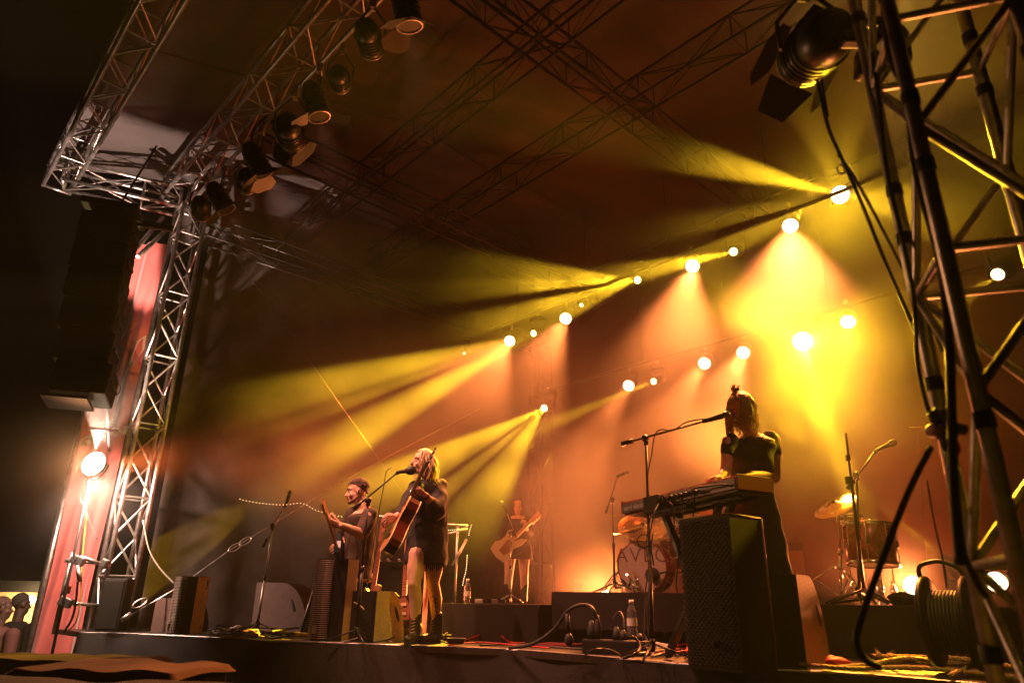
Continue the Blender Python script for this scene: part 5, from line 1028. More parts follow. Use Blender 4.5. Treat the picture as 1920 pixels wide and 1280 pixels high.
def hair_locks(c, F, U, S, k, m, parent, roots, length, n, seed, wave_=.012, droop=1.0, out=.02, r=.0042, name='hair', cap_=True, back=.5, taper=True, crown=(.082, .102, .098), cc=(-.018, .042)):
    rs_ = random.Random(seed); b = MB(); M = Matrix((S, F, U)).transposed()
    c0 = c+(F*cc[0]+U*cc[1])*k
    if cap_:    # a cap of hair over the skull, open at the face
        rings = []; nn, mm = 30, 14
        for j in range(mm+1):
            th = R(96)*j/mm; row = []
            for i in range(nn):
                a_ = 2*PI*i/nn; x, y = math.sin(a_), math.cos(a_); t_ = th*(1+.32*max(0, -y))
                if y > 0: t_ = min(th, R(54+34*(1-y)))     # hairline in front
                f = 1+.03*math.sin(a_*9+j)+.02*math.sin(a_*17)
                sn = math.sin(min(t_, PI/2))*(1-.10*max(0, t_-PI/2)); row.append(c0+M@V(crown[0]*k*f*sn*x, crown[1]*k*f*sn*y, crown[2]*k*f*math.cos(t_)*(1.15 if t_ > PI/2 else 1)))
            rings.append(row)
        b.loft(rings, True)
    for i in range(n):
        a_ = rs_.uniform(*roots); th = R(rs_.uniform(10, 80)); x, y = math.sin(a_), math.cos(a_)
        if y > .2: th = R(rs_.uniform(10, 50))
        p = c0+M@V(crown[0]*k*1.02*math.sin(th)*x, crown[1]*k*1.02*math.sin(th)*y, crown[2]*k*1.02*math.cos(th)); L_ = length*rs_.uniform(.75, 1.08); pts = [p]; d0 = M@V(x, y*back-.1, .1); ph = rs_.uniform(0, 6); steps = 9
        side = M@V(x, y, 0)
        for s_ in range(1, steps+1):
            t_ = s_/steps; fall = V(0, 0, -1)*droop
            q = p+side*(out*math.sin(min(1, t_*2.2)*PI/2)*k+ (0.028*k*(1-math.cos(th)) if False else 0))+fall*L_*t_+(F*math.sin(ph+t_*9)+S*math.cos(ph*1.7+t_*8))*wave_*t_
            rel = q-c0; lx, ly, lz = rel.dot(S)/(crown[0]*1.06*k), rel.dot(F)/(crown[1]*1.06*k), rel.dot(U)/(crown[2]*1.02*k); rad = math.sqrt(lx*lx+ly*ly+max(lz, -.9)**2)
            if rad < 1 and lz > -1.1: 
                h_ = math.sqrt(max(1e-4, lx*lx+ly*ly)); g = math.sqrt(max(0, 1-max(lz, -.5)**2)); q = q+(S*lx/h_*(g-h_)*crown[0]*k*1.05+F*ly/h_*(g-h_)*crown[1]*k*1.05) if g > h_ else q
            pts.append(q)
        b.path(pts, [r*(1-.75*(j/steps)**2) if taper else r for j in range(steps+1)], 5)
    return b.build(name, m, parent)
# ------------------------------------------------ singer
def singer():
    Y = 6.62; p = lambda x, y, dy=0.0: PY(x, y, Y+dy)
    F, U, S = frame((-.80, -.52, .08), (.06, 0, 1)); hc = p(791, 867, 0)
    b = MB(); ex = MB(); head_pieces(b, hc, F, U, S, .98)
    nb = p(807, 899, .05); chain(b, [hc-U*.05-F*.01, nb], [.050, .055])
    bc_ = p(803, 960, .05); torso = [(p(804, 1035, .05), .17, .12, .5), (p(803, 1000, .05), .16, .11, .5), (p(803, 950, .05), .15, .10, .5), (p(804, 915, .05), .16, .09, .5), (p(806, 902, .05), .08, .06, .5)]
    loftbody(b, torso)
    fz = -.0
    # legs (left in the picture first)
    hL, hR_ = p(784, 1040, -.05), p(816, 1040, .08); kL, kR = p(776, 1093, -.10), p(811, 1092, .05); aL, aR = V(p(779, 1166, -.05).x, Y-.05, .14), V(p(820, 1166, .1).x, Y+.08, .14)
    for h_, k_, a_, e in ((hL, kL, aL, 1), (hR_, kR, aR, -1)):
        calf = k_.lerp(a_, .38)+V(.012, .012, 0); chain(b, [h_, h_.lerp(k_, .6), k_, calf, k_.lerp(a_, .75), a_, a_-V(0, 0, .10)], [.095, .080, .060, .060, .042, .036, .036])
    # strumming arm, fretting arm
    s1, e1, w1 = p(776, 916, -.12), p(758, 955, -.28), p(743, 968, -.42)
    chain(b, [s1, e1, w1], [.05, .042, .028]); hand(b, ex, w1, (-.75, -.55, -.35), (-.2, .75, -.6), (-.3, -.2, .9), 38, 1.0)
    s2, e2, w2 = p(828, 912, .12), p(818, 952, -.10), p(796, 927, -.34)
    chain(b, [s2, e2, e2.lerp(w2, .4), w2], [.05, .042, .040, .028]); hand(b, ex, w2, (-.72, -.35, .45), (-.35, .35, -.75), (.3, -.6, .5), 62, 1.0)
    o = remeshed(b, 'person', M_skin, None, .007, 2, ex, V(aR.x, aR.y, 0)); tag(o, 'blonde singer in a loose black dress and boots playing an acoustic guitar at the microphone', 'person')
    face_details(hc, F, U, S, o, .98, mat('fair brow', (.2, .1, .05), .7))
    M_blond = mat('blonde hair', (.66, .46, .26), .5, 0, .25, 40, .2, bscale=160)
    hair_locks(hc, F, U, S, .98, M_blond, o, (.75, 5.5), .27, 170, 3, .022, 1, .045, .0055)
    # dress with wide sleeves
    M_dr = mat('black patterned dress', (.016, .013, .013), .75, 0, .8, 24, .3, .4, bscale=90)
    d = MB(); loftbody(d, [(p(798, 1059, .03), .205, .15, .4), (p(799, 1030, .04), .195, .15, .4), (p(803, 980, .05), .175, .14, .5), (p(805, 930, .05), .175, .125, .5), (p(805, 910, .05), .17, .11, .5), (p(806, 900, .05), .10, .08, .5)], 24)
    chain(d, [s2+V(-.02, 0, .0), s2.lerp(e2, .6), e2+V(.0, 0, -.02)], [.082, .085, .095]); chain(d, [e2+V(.0, 0, -.02), e2.lerp(w2, .45)], [.09, .055])
    chain(d, [s1+V(.02, 0, .0), s1.lerp(e1, .6), e1, e1.lerp(w1, .6)], [.080, .07, .062, .045]); chain(d, [p(828, 930, .1), p(829, 1050, .08)], [.06, .055])
    remeshed(d, 'dress', M_dr, o, .012, 3, noise=.005)
    # fringe tabs under the hem
    fb = MB()
    for x in range(763, 835, 4): fb.box(p(x, 1062+3*math.sin(x), .03-.13*math.cos((x-798)/36*1.4)), (.012, .004, .055), None)
    fb.build('hem_fringe', M_cloth, o)
    # boots
    M_bt = mat('black boot leather', (.03, .026, .02), .32, 0, .3, 30, .2)
    for a_, td in ((aL, V(-.25, -.95, 0)), (aR, V(-.72, -.68, 0))):
        bt = MB(); td = td.normalized(); chain(bt, [a_+V(0, 0, .085), V(a_.x, a_.y, .06)], [.050, .052]); g = V(a_.x, a_.y, .045)
        chain(bt, [g-td*.03, g+td*.06, g+td*.155+V(0, 0, -.005)], [.048, .046, .040]); q = remeshed(bt, 'boot', M_bt, o, .008, 2)
        so = MB(); MM = Matrix((V(td.y, -td.x, 0), td, V(0, 0, 1))).transposed(); poly = [(.045*math.cos(t_)*(.9 if math.sin(t_) < 0 else 1), (.14 if math.sin(t_) > 0 else .07)*math.sin(t_)) for t_ in np.linspace(0, 2*PI, 20)[:-1]]
        so.prism(poly, g+td*.06-V(0, 0, .032), MM, .026); so.build('sole', M_rub, q)
        lc = MB()
        for j in range(5): lc.path([a_+td*.053+V(-td.y, td.x, 0)*.02+V(0, 0, .06-j*.025), a_+td*.058+V(td.y, -td.x, 0)*.02+V(0, 0, .05-j*.025)], .0035, 5)
        lc.build('laces', mat('yellow stitching', (.4, .3, .08), .6), q)
    # tattoos: a branch on the shin, a curl on the wrist
    tt = MB(); M_tat = mat('tattoo ink', (.06, .03, .03), .7)
    fr = V(-.25, -.97, 0).normalized(); sd = V(fr.y*-1, fr.x, 0)
    tc = kR.lerp(aR, .42)+V(.012, .008, 0)
    def on(u, v):
        dd = (fr*math.cos(v)+V(.97, -.25, 0)*math.sin(v)); cz = kR.lerp(aR, u)+V(.012, .012, 0)*(1-abs(u-.38)*1.2); rad = .0635-abs(u-.38)*.035 if u < .55 else .057-(u-.55)*.07; return cz+dd*rad
    tt.path([on(.28+.5*k/10, .1+.25*k/10) for k in range(11)], .004, 5)
    for k in range(9): u = .30+.05*k; tt.path([on(u, .1+.04*k), on(u+.05, .1+.04*k+(.38 if k % 2 else -.28))], [.006, .002], 5)
    tt.build('tattoo', M_tat, o)
    br = MB()
    for j in range(3): br.lathe(w2+(e2-w2).normalized()*(.012+.012*j), [(.031, -.004), (.034, 0), (.031, .004)], e2-w2, 14, cap=False)
    br.build('bracelet', M_rub, o)
    # acoustic guitar, seen on its dark side
    Gc = p(752, 985, -.40); nd = (p(812, 862, -.30)-p(770, 945, -.40)).normalized(); face = V(-.75, -.30, -.35); face = (face-nd*face.dot(nd)).normalized(); sdv = nd.cross(face)
    g = thing('acoustic_guitar', 'dark red acoustic guitar with pale edge binding held by the singer', 'guitar', Gc); top = p(776, 938, -.40)
    def outl(kk=1.0):
        pts = []
        for (t_, w_) in ((0, .03), (.012, .10), (.06, .142), (.12, .145), (.19, .112), (.235, .100), (.29, .122), (.35, .165), (.41, .185), (.46, .165), (.49, .10), (.50, .03)): pts.append((w_*kk, -t_))
        return pts+[(-w_, t_) for w_, t_ in reversed(pts)]
    MM = Matrix((sdv, nd, face)).transposed(); dep = .105
    MB().prism(outl(), top-face*.0, MM, dep).build('body_side', mat('dark mahogany', (.06, .007, .006), .18, 0, .25, 5, spec=.7), g)
    MB().prism(outl(.985), top+face*(dep/2+.0015), MM, .003).build('soundboard', mat('sunburst spruce', (.30, .12, .04), .3), g)
    for q in (1, -1):
        pts = [top+MM@V(x, y, q*dep/2) for x, y in outl()]; MB().path(pts+[pts[0]], .0042, 6).build('binding', mat('cream binding', (.72, .55, .34), .4), g)
    MB().box(top+nd*.16+face*.045, (.055, .40, .022), MM, .005).build('neck', mat('dark neck wood', (.07, .02, .012), .3), g)
    MB().box(top+nd*.14+face*.058, (.052, .44, .005), MM, .001).build('fingerboard', M_blk, g)
    hd = MB().box(top+nd*.43+face*.040, (.072, .17, .016), MM, .004).build('headstock', M_blk, g)
    for j in range(3):
        for q in (1, -1): MB().tube(top+nd*(.375+.052*j)+face*.04+sdv*.036*q, top+nd*(.375+.052*j)+face*.04+sdv*.058*q, .008, .010, 8).build('tuning_peg', mat('pearl knob', (.75, .66, .55), .25), hd)
    st = MB()
    for j in range(6): st.tube(top-nd*.36+face*(.067)+sdv*(.0085*(j-2.5)), top+nd*.36+face*.064+sdv*(.007*(j-2.5)), .0008, n=4)
    st.build('strings', M_chrome, g); MB().box(top-nd*.37+face*.062, (.14, .03, .012), MM, .003).build('bridge', M_blk, g)
    return o
singer()
# ------------------------------------------------ guitarist in profile
def guitarist():
    Y = 7.1; p = lambda x, y, dy=0.0: PY(x, y, Y+dy)
    F, U, S = frame((-.93, -.33, -.12), (-.10, 0, 1)); hc = p(669, 922)
    b = MB(); ex = MB(); head_pieces(b, hc, F, U, S, 1.0)
    chain(b, [hc-U*.05-F*.02, p(684, 955, .02)], [.056, .062])
    loftbody(b, [(p(668, 1090, .05), .15, .12, 1.0), (p(672, 1040, .05), .15, .12, 1.0), (p(676, 1000, .05), .16, .12, 1.0), (p(681, 970, .05), .17, .11, 1.0), (p(684, 958, .05), .10, .08, 1.0)])
    g0 = p(668, 1090, .05)
    for dx, dy in ((-.08, -.05), (.08, .08)): chain(b, [g0+V(dx, dy, 0), V(g0.x+dx*1.2-.03, g0.y+dy-.04, .46), V(g0.x+dx*1.3, g0.y+dy, .08)], [.10, .07, .045])
    s1, e1, w1 = p(692, 965, -.14), p(679, 1001, -.22), p(640, 985, -.40)
    chain(b, [s1, e1, e1.lerp(w1, .35), w1], [.055, .050, .048, .031]); hand(b, ex, w1, (-.88, -.3, .25), (-.15, .5, .8), (-.3, -.3, .8), 58, 1.05)
    s2, e2, w2 = p(662, 962, .16), p(640, 1010, .22), p(640, 1030, -.02)
    chain(b, [s2, e2, w2], [.055, .045, .03]); hand(b, ex, w2, (-.6, -.6, .1), (0, .6, -.7), (-.2, -.2, .9), 45)
    o = remeshed(b, 'person', M_skin, None, .007, 2, ex, V(g0.x, g0.y, 0)); tag(o, 'bearded dark-haired guitarist in a black T-shirt in profile beside the singer', 'person')
    face_details(hc, F, U, S, o, 1.0)
    M_dh = mat('dark brown hair', (.055, .025, .013), .55, 0, .3, 40, .3, bscale=150)
    hair_locks(hc, F, U, S, 1.0, M_dh, o, (0.2, 6.1), .045, 170, 5, .008, .8, .008, .005, crown=(.081, .102, .098))
    bd = MB(); P = lambda f, u, s: hc+F*f+U*u+S*s
    for q in (1, -1): chain(bd, [P(.0, -.055, .066*q), P(.04, -.088, .050*q), P(.075, -.10, .0)], [.012, .016, .022])
    cap(bd, P(.092, -.052, -.024), P(.092, -.052, .024), .007); remeshed(bd, 'beard', mat('stubble', (.10, .045, .03), .8, 0, .4, 120, .4), o, .006, 1)
    d = MB(); loftbody(d, [(p(668, 1085, .05), .165, .135, 1.0), (p(672, 1040, .05), .165, .135, 1.0), (p(676, 1000, .05), .175, .135, 1.0), (p(681, 970, .05), .18, .125, 1.0), (p(684, 960, .05), .105, .085, 1.0)], 24)
    chain(d, [s1+V(0, .03, 0), s1.lerp(e1, .85)], [.080, .074]); chain(d, [s2, s2.lerp(e2, .7)], [.075, .068])
    remeshed(d, 't_shirt', mat('faded black cotton', (.05, .03, .022), .9, 0, .2, 12, .2), o, .010, 3, noise=.004)
    d = MB()
    for dx, dy in ((-.08, -.05), (.08, .08)): chain(d, [g0+V(dx, dy, -.04), V(g0.x+dx*1.2-.03, g0.y+dy-.04, .46), V(g0.x+dx*1.3, g0.y+dy, .07)], [.115, .085, .065]); chain(d, [V(g0.x+dx*1.3, g0.y+dy, .05), V(g0.x+dx*1.3-.14, g0.y+dy-.05, .04)], [.05, .04])
    remeshed(d, 'trousers', M_cloth, o, .014, 2)
    P_ = P(-.008, -.005, .086 if S.y < 0 else -.086); MB().ell(P_, (.010, .010, .012)).build('earpiece', M_rub, o)
    MB().path(catmull([p(652, 955, -.14), p(660, 985, -.2), p(650, 1030, -.18)]), .004, 6).build('cord', M_rub, o)
    # electric guitar almost end on, its neck towards the camera
    g = thing('electric_guitar', 'pale blue electric guitar held by the man in profile, its neck pointing forward', 'guitar', p(635, 1020, -.25))
    A, B = p(638, 1035, -.05), p(617, 962, -.60); nd = (B-A).normalized(); face = V(-.9, .2, -.2); face = (face-nd*face.dot(nd)).normalized(); sdv = nd.cross(face); MM = Matrix((sdv, nd, face)).transposed()
    poly = [(.03, .12), (.07, .20), (.11, .17), (.10, .08), (.10, 0), (.15, -.10), (.12, -.18), (0, -.20), (-.13, -.19), (-.16, -.10), (-.11, 0), (-.12, .10), (-.10, .17), (-.05, .12)]
    MB().prism([(x, y) for x, y in poly], A, MM, .045).build('body', mat('pale blue lacquer', (.10, .17, .21), .45), g)
    MB().box(A+nd*.40+face*.02, (.048, .56, .02), MM, .005).build('neck', mat('maple neck', (.5, .26, .13), .35), g)
    h_ = MB().prism([(-.02, 0), (.025, 0), (.05, .04), (.045, .16), (.01, .18), (-.02, .14)], A+nd*.67+face*.02, MM, .015).build('headstock', MATS['maple neck'], g)
    for j in range(6): MB().tube(A+nd*(.70+.024*j)+face*.03+sdv*.03, A+nd*(.70+.024*j)+face*.03+sdv*.055, .007, n=8).build('tuning_peg', M_chrome, h_)
guitarist()
# ------------------------------------------------ bass player, far back
def bassist():
    Y = 9.9; p = lambda x, y, dy=0.0: PY(x, y, Y+dy); zf = ZR1
    F, U, S = frame((-.05, -1, -.12)); hc = p(971, 949)
    b = MB(); ex = MB(); head_pieces(b, hc, F, U, S, .92); chain(b, [hc-U*.05, p(971, 969, .02)], [.045, .052])
    loftbody(b, [(p(969, 1030, .03), .165, .12, 0), (p(969, 1005, .03), .13, .10, 0), (p(970, 985, .03), .15, .10, 0), (p(971, 971, .03), .15, .08, 0), (p(971, 966, .03), .07, .06, 0)])
    hL, hR_ = p(957, 1032), p(982, 1032); fL, fR = V(p(951, 1128).x, Y, zf+.08), V(p(983, 1128).x, Y, zf+.08)
    for h_, f_ in ((hL, fL), (hR_, fR)): k_ = h_.lerp(f_, .5)+V(0, -.03, 0); chain(b, [h_, k_, k_.lerp(f_, .4)+V(0, .02, 0), f_, f_+V(0, -.13, -.03)], [.088, .060, .056, .038, .03])
    s1, e1, w1 = p(951, 974), p(941, 998, .03), p(946, 1013, -.18); chain(b, [s1, e1, w1], [.05, .04, .027]); hand(b, ex, w1, (.5, -.4, -.5), (.2, .8, -.2), (.6, -.3, .7), 40)
    s2, e2, w2 = p(990, 974), p(995, 1000, .0), p(986, 990, -.26); chain(b, [s2, e2, w2], [.05, .04, .027]); hand(b, ex, w2, (-.2, -.3, .95), (-.6, .5, 0), (.3, -.8, .2), 60)
    o = remeshed(b, 'person', M_skin, None, .009, 2, ex, V(p(967, 1128).x, Y, zf)); tag(o, 'distant bass player with long dark hair in a short black dress on the left riser', 'person')
    face_details(hc, F, U, S, o, .92)
    hair_locks(hc, F, U, S, .92, MATS['dark brown hair'], o, (.8, 5.4), .26, 120, 8, .014, 1, .012, .006)
    d = MB(); loftbody(d, [(p(969, 1048, .02), .225, .16, 0), (p(969, 1025, .03), .20, .14, 0), (p(969, 1003, .03), .15, .115, 0), (p(970, 985, .03), .165, .115, 0), (p(971, 973, .03), .165, .095, 0)], 22)
    chain(d, [s1, e1, e1.lerp(w1, .7)], [.062, .052, .042]); chain(d, [s2, e2, e2.lerp(w2, .7)], [.062, .052, .042]); remeshed(d, 'dress', M_cloth, o, .013, 3, noise=.004)
    for f_ in (fL, fR):
        q = MB(); chain(q, [f_+V(0, 0, .16), f_], [.052, .045]); chain(q, [f_, f_+V(0, -.14, -.035)], [.048, .04]); bo = remeshed(q, 'boot', M_cast, o, .01, 2)
        for j in range(3): MB().lathe(f_+V(0, 0, .17+.022*j), [(.050, -.005), (.053, .0), (.050, .005)], n=16, cap=False).build('sock_band', mat('grey sock', (.4, .3, .26), .8), bo)
    # bass guitar
    A, B = p(951, 1022, -.26), p(1005, 967, -.32); nd = (B-A).normalized(); face = V(.0, -1, 0); face = (face-nd*face.dot(nd)).normalized(); sdv = nd.cross(face); MM = Matrix((sdv, nd, face)).transposed(); L_ = (B-A).length
    g = thing('bass_guitar', 'pale bass guitar slung across the distant bass player', 'guitar', A)
    poly = [(.03, .10), (.07, .20), (.13, .24), (.13, .12), (.09, .02), (.15, -.10), (.12, -.19), (0, -.21), (-.13, -.19), (-.15, -.08), (-.09, .03), (-.13, .14), (-.10, .20), (-.05, .12)]
    MB().prism(poly, A, MM, .045).build('body', mat('cream lacquer', (.55, .42, .30), .3), g); MB().prism([(.02, .08), (.09, -.02), (.06, -.12), (-.03, -.12), (-.05, .06)], A+face*.026, MM, .004).build('pickguard', mat('brown pickguard', (.2, .07, .04), .4), g)
    MB().box(A+nd*(L_*.5), (.048, L_*.85, .022), MM, .004).build('neck', MATS['maple neck'], g); h_ = MB().box(A+nd*(L_*.96)+sdv*.01, (.075, .17, .016), MM, .004).build('headstock', MATS['maple neck'], g)
    for j in range(4): MB().tube(A+nd*(L_*.96-.06+.042*j)+sdv*.045, A+nd*(L_*.96-.06+.042*j)+sdv*.08, .010, n=8).build('tuning_peg', M_chrome, h_)
bassist()
# ------------------------------------------------ keyboard player
def keysplayer():
    Y = 4.86; p = lambda x, y, dy=0.0: PY(x, y, Y+dy)
    F, U, S = frame((-.62, -.62, -.42), (-.12, .05, 1)); hc = p(1392, 768, -.02)
    b = MB(); ex = MB(); head_pieces(b, hc, F, U, S, .96); chain(b, [hc-U*.05-F*.02, p(1408, 812, .03)], [.046, .052])
    g0 = p(1420, 985, .06)
    loftbody(b, [(p(1420, 1000, .06), .16, .12, -.5), (p(1416, 950, .06), .14, .11, -.5), (p(1410, 900, .06), .125, .10, -.5), (p(1409, 860, .05), .145, .10, -.5), (p(1410, 828, .05), .16, .085, -.45), (p(1409, 815, .05), .07, .055, -.4)])
    for dx, dy in ((-.08, 0), (.08, .05)): chain(b, [g0+V(dx, dy, 0), V(g0.x+dx*1.1, g0.y+dy-.03, .48), V(g0.x+dx*1.2, g0.y+dy, .08), V(g0.x+dx*1.2-.09, g0.y+dy-.10, .04)], [.10, .06, .04, .035])
    s1, e1, w1 = p(1366, 829, -.03), p(1361, 884, -.10), p(1352, 893, -.18)
    chain(b, [s1, s1.lerp(e1, .5), e1, w1], [.050, .043, .038, .028]); hand(b, ex, w1, (-.75, -.45, -.2), (.1, .1, -1), (.3, -.7, 0), 25)
    s2, e2, w2 = p(1449, 825, .08), p(1452, 894, .04), p(1410, 890, -.14)
    chain(b, [s2, s2.lerp(e2, .5), e2, e2.lerp(w2, .4), w2], [.055, .047, .042, .040, .028]); hand(b, ex, w2, (-.85, -.45, -.15), (.1, .1, -1), (-.3, .7, 0), 25)
    o = remeshed(b, 'person', M_skin, None, .007, 2, ex, V(g0.x, g0.y, 0)); tag(o, 'keyboard player with a topknot and long loose hair, head bowed over the keys', 'person')
    face_details(hc, F, U, S, o, .96)
    M_bh = mat('light brown hair', (.34, .17, .07), .5, 0, .3, 40, .2, bscale=150)
    hair_locks(hc, F, U, S, .96, M_bh, o, (.55, 5.7), .30, 300, 12, .018, 1, .034, .005)
    hb = MB(); rs_ = random.Random(4); tc = hc+U*.15-F*.02
    hb.ell(tc, (.026, .026, .024), n=10, m=6)
    for k in range(26):
        a_ = rs_.uniform(0, 6.28); r_ = rs_.uniform(.018, .034); d_ = V(math.cos(a_), math.sin(a_), rs_.uniform(-.2, .9)); hb.path([tc+d_*.01, tc+d_*r_+V(0, 0, .008), tc+d_*r_*1.25+V(.006, 0, -.004)], [.006, .005, .0015], 5)
    hb.build('topknot', M_bh, o)
    # fringe
    fb = MB(); P = lambda f, u, s: hc+(F*f+U*u+S*s)*.96
    for k in range(34): s_ = -.055+.11*k/33; fb.path([P(.045, .125, s_*.55), P(.090, .085, s_*.9), P(.101-abs(s_)*.4, .035+rs_.uniform(-.008, .01), s_*1.08)], [.004, .0045, .002], 5)
    fb.build('fringe', M_bh, o)
    d = MB(); loftbody(d, [(p(1428, 1095, .08), .205, .16, -.5), (p(1424, 1030, .06), .185, .15, -.5), (p(1420, 985, .06), .165, .13, -.5), (p(1412, 920, .06), .137, .115, -.5), (p(1409, 865, .05), .155, .115, -.5), (p(1410, 836, .05), .165, .10, -.45), (p(1409, 822, .045), .105, .075, -.45)], 24)
    chain(d, [s1+V(.02, .01, .01), s1.lerp(e1, .38)], [.060, .052]); chain(d, [s2+V(-.02, 0, .01), s2.lerp(e2, .33)], [.063, .055])
    remeshed(d, 'dress', mat('black dress cloth', (.02, .014, .013), .85, 0, .3, 20, .2), o, .010, 3, noise=.004)
keysplayer()
# ------------------------------------------------ two watchers outside, far left
def watcher(x, y, Y, k, label, bun):
    p = lambda x_, y_, dy=0.0: PY(x_, y_, Y+dy); hc = p(x, y); F, U, S = frame((.5, .8, 0) if not bun else (.8, .4, 0))
    b = MB(); head_pieces(b, hc, F, U, S, k); chain(b, [hc-U*.05, hc-V(0, 0, .17)], [.055, .06]); o = hc-V(0, 0, .2)
    loftbody(b, [(V(o.x, o.y, -1.1), .14, .12, .4), (o-V(0, 0, .75), .17, .13, .4), (o-V(0, 0, .3), .17, .12, .4), (o-V(0, 0, .06), .20, .10, .4), (o+V(0, 0, .0), .09, .07, .4)])
    chain(b, [o+V(-.2, -.05, -.05), o+V(-.24, -.1, -.33), o+V(-.10, -.22, -.45)], [.055, .045, .035]); chain(b, [o+V(.2, .0, -.05), o+V(.25, -.05, -.33), o+V(.10, -.2, -.45)], [.055, .045, .035])
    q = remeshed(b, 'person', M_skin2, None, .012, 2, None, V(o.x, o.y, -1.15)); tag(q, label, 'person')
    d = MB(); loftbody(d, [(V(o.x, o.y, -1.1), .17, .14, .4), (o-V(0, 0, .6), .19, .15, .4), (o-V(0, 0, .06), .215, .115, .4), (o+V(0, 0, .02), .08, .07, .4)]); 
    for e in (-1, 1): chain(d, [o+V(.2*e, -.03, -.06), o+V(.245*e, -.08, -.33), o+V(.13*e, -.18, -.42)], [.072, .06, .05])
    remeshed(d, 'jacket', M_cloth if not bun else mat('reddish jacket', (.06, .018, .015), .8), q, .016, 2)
    if bun:
        hair_locks(hc, F, U, S, k, MATS['dark brown hair'], q, (.8, 5.4), .08, 60, 21, .01, 1, .01, .006); MB().ell(hc-F*.11+U*.06, (.045, .045, .045)).build('hair_bun', MATS['dark brown hair'], q)
    else: hair_locks(hc, F, U, S, k, mat('cropped hair', (.02, .015, .012), .9), q, (.8, 5.4), .01, 4, 22, .0, 1, .0, .004, crown=(.078, .097, .093))
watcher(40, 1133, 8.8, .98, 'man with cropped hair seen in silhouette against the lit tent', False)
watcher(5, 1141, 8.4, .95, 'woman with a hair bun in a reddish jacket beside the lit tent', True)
# ---------------------------------------------------------------- haze
hz = MB().box((0, 4, 3.2), (30, 30, 11)).build('haze', None or bpy.data.materials.new('thin air haze'))
m = hz.data.materials[0]; m.use_nodes = True; nt = m.node_tree
for n in list(nt.nodes):
    if n.type == 'BSDF_PRINCIPLED': nt.nodes.remove(n)
vn = nt.nodes.new('ShaderNodeVolumePrincipled'); vn.inputs['Density'].default_value = HAZE; vn.inputs['Color'].default_value = (.92, .9, .88, 1); vn.inputs['Anisotropy'].default_value = .12
vn.inputs['Emission Strength'].default_value = 0
nt.links.new(vn.outputs[0], nt.nodes['Material Output'].inputs['Volume'])
m.cycles.homogeneous_volume = True
tag(hz, kind='stuff')

def smoke_cloud():
    cs = SL(5.95, 4.6, 2.95); b = MB().box((0, 0, 0), (7.1, 10.2, 5.88)); m = bpy.data.materials.new('drifting stage smoke'); m.use_nodes = True; nt = m.node_tree; N, L = nt.nodes, nt.links
    for n in list(N):
        if n.type == 'BSDF_PRINCIPLED': N.remove(n)
    v = N.new('ShaderNodeVolumePrincipled'); v.inputs['Color'].default_value = (.94, .88, .80, 1); v.inputs['Anisotropy'].default_value = .1
    tc = N.new('ShaderNodeTexCoord')
    def math_(op, a, b_=None, c_=None):
        n = N.new('ShaderNodeMath'); n.operation = op
        for k, x in enumerate((a, b_, c_)):
            if x is None: continue
            if isinstance(x, (int, float)): n.inputs[k].default_value = x
            else: L.new(x, n.inputs[k])
        return n.outputs[0]
    def blobd(c, r, lo, hi):      # soft ellipsoid: 1 inside, 0 outside
        mp = N.new('ShaderNodeMapping'); mp.vector_type = 'TEXTURE'; mp.inputs['Location'].default_value = c; mp.inputs['Scale'].default_value = r; L.new(tc.outputs['Object'], mp.inputs[0])
        ln = N.new('ShaderNodeVectorMath'); ln.operation = 'LENGTH'; L.new(mp.outputs[0], ln.inputs[0])
        mr = N.new('ShaderNodeMapRange'); mr.interpolation_type = 'SMOOTHSTEP'; mr.inputs[1].default_value = lo; mr.inputs[2].default_value = hi; mr.inputs[3].default_value = 1; mr.inputs[4].default_value = 0
        L.new(ln.outputs['Value'], mr.inputs[0]); return mr.outputs[0]
    nz = N.new('ShaderNodeTexNoise'); nz.inputs['Scale'].default_value = .75; nz.inputs['Detail'].default_value = 1.5; nz.inputs['Roughness'].default_value = .6
    mpn = N.new('ShaderNodeMapping'); mpn.inputs['Scale'].default_value = (1, .7, 1.3); L.new(tc.outputs['Object'], mpn.inputs[0]); L.new(mpn.outputs[0], nz.inputs[0])
    mr = N.new('ShaderNodeMapRange'); mr.inputs[1].default_value = .36; mr.inputs[2].default_value = .66; mr.inputs[3].default_value = .35; mr.inputs[4].default_value = 1.9; L.new(nz.outputs[0], mr.inputs[0])
    # (position in stage metres relative to the cloud centre, radii, inner, outer, density)
    tot = None
    for c, r, lo, hi, dn in SMOKE_PUFFS:
        o = math_('MULTIPLY', blobd((c[0]-5.95, c[1]-4.6, c[2]-2.95), r, lo, hi), dn*SMK); tot = o if tot is None else math_('ADD', tot, o)
    L.new(math_('MULTIPLY', tot, mr.outputs[0]), v.inputs['Density']); L.new(v.outputs[0], N['Material Output'].inputs['Volume'])
    o = b.build('smoke', m, None, local=True); o.location = cs; o.rotation_euler = (0, 0, math.atan2(DEP.y, DEP.x)); m.cycles.volume_step_rate = .9
    tag(o, 'amber lit smoke drifting across the whole stage', 'smoke', None, 'stuff')
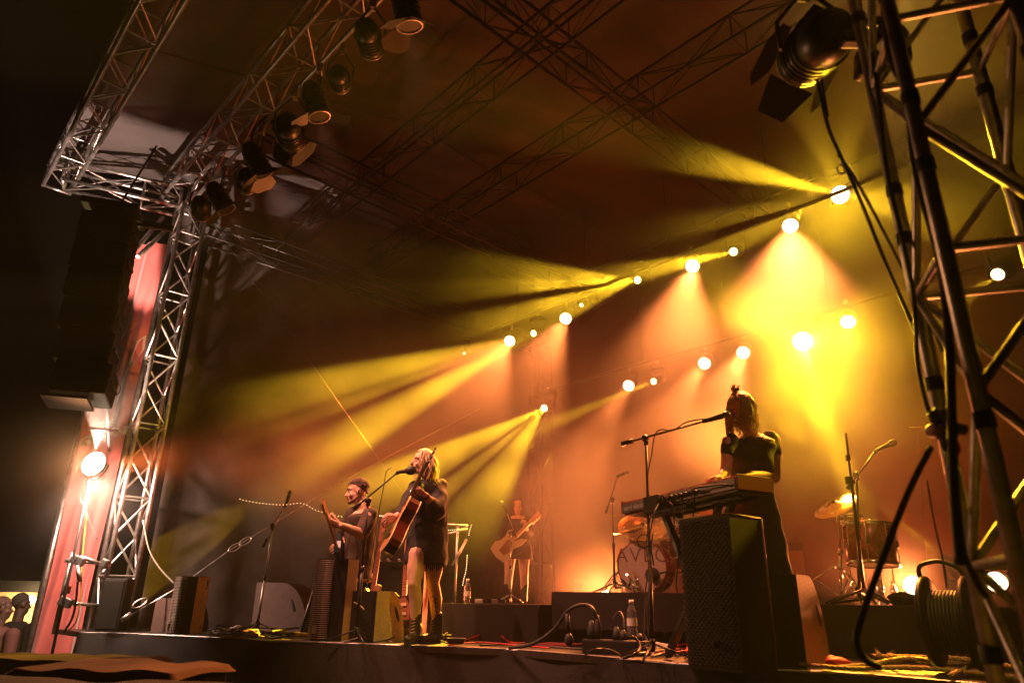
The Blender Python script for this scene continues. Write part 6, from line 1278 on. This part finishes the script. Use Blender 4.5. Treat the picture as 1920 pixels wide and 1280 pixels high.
scene.cycles.volume_step_rate = 1.0; scene.cycles.volume_max_steps = 20
SMOKE_PUFFS = [((6.8, 4.6, 2.8), (3.1, 5.0, 3.2), .35, 1.0, .042), ((6.9, 3.2, 2.4), (2.4, 2.9, 2.6), .2, 1.0, .030), ((4.6, 7.9, 2.4), (2.2, 2.0, 2.1), .1, 1.0, .08),
    ((8.2, 5.6, .5), (1.6, 2.6, 1.0), .1, 1.0, .14), ((7.4, 2.6, .5), (1.4, 2.0, .9), .1, 1.0, .12), ((5.9, 2.6, 3.0), (1.2, 1.5, 1.5), .1, 1.0, .06), ((4.7, 2.8, 1.5), (.30, .5, .4), .1, 1.0, .6)]
smoke_cloud()
def halo_smoke(c, r, dens, label):
    b = MB(); b.ell((0, 0, 0), (r, r, r), n=32, m=20); m = bpy.data.materials.new('halo smoke'); m.use_nodes = True; nt = m.node_tree; N, L = nt.nodes, nt.links
    for n in list(N):
        if n.type == 'BSDF_PRINCIPLED': N.remove(n)
    v = N.new('ShaderNodeVolumePrincipled'); v.inputs['Color'].default_value = (.94, .88, .80, 1)
    tc = N.new('ShaderNodeTexCoord'); ln = N.new('ShaderNodeVectorMath'); ln.operation = 'LENGTH'; L.new(tc.outputs['Object'], ln.inputs[0])
    mr = N.new('ShaderNodeMapRange'); mr.interpolation_type = 'SMOOTHSTEP'; mr.inputs[1].default_value = 0; mr.inputs[2].default_value = r*.97; mr.inputs[3].default_value = dens; mr.inputs[4].default_value = 0
    L.new(ln.outputs['Value'], mr.inputs[0]); L.new(mr.outputs[0], v.inputs['Density']); L.new(v.outputs[0], N['Material Output'].inputs['Volume'])
    o = b.build('smoke', m, None, local=True); o.location = c; m.cycles.volume_step_rate = 1.0; tag(o, label, 'smoke', None, 'stuff')
halo_smoke(FL+V(.02, -.1, .05), 1.3, .06, 'added smoke ball that gives the left flood light its halo')  # local volume added to make the flood lamp glow
halo_smoke(PY(1800, 80, 2.7), 1.1, .14, 'yellow lit haze washing over the top of the right tower')
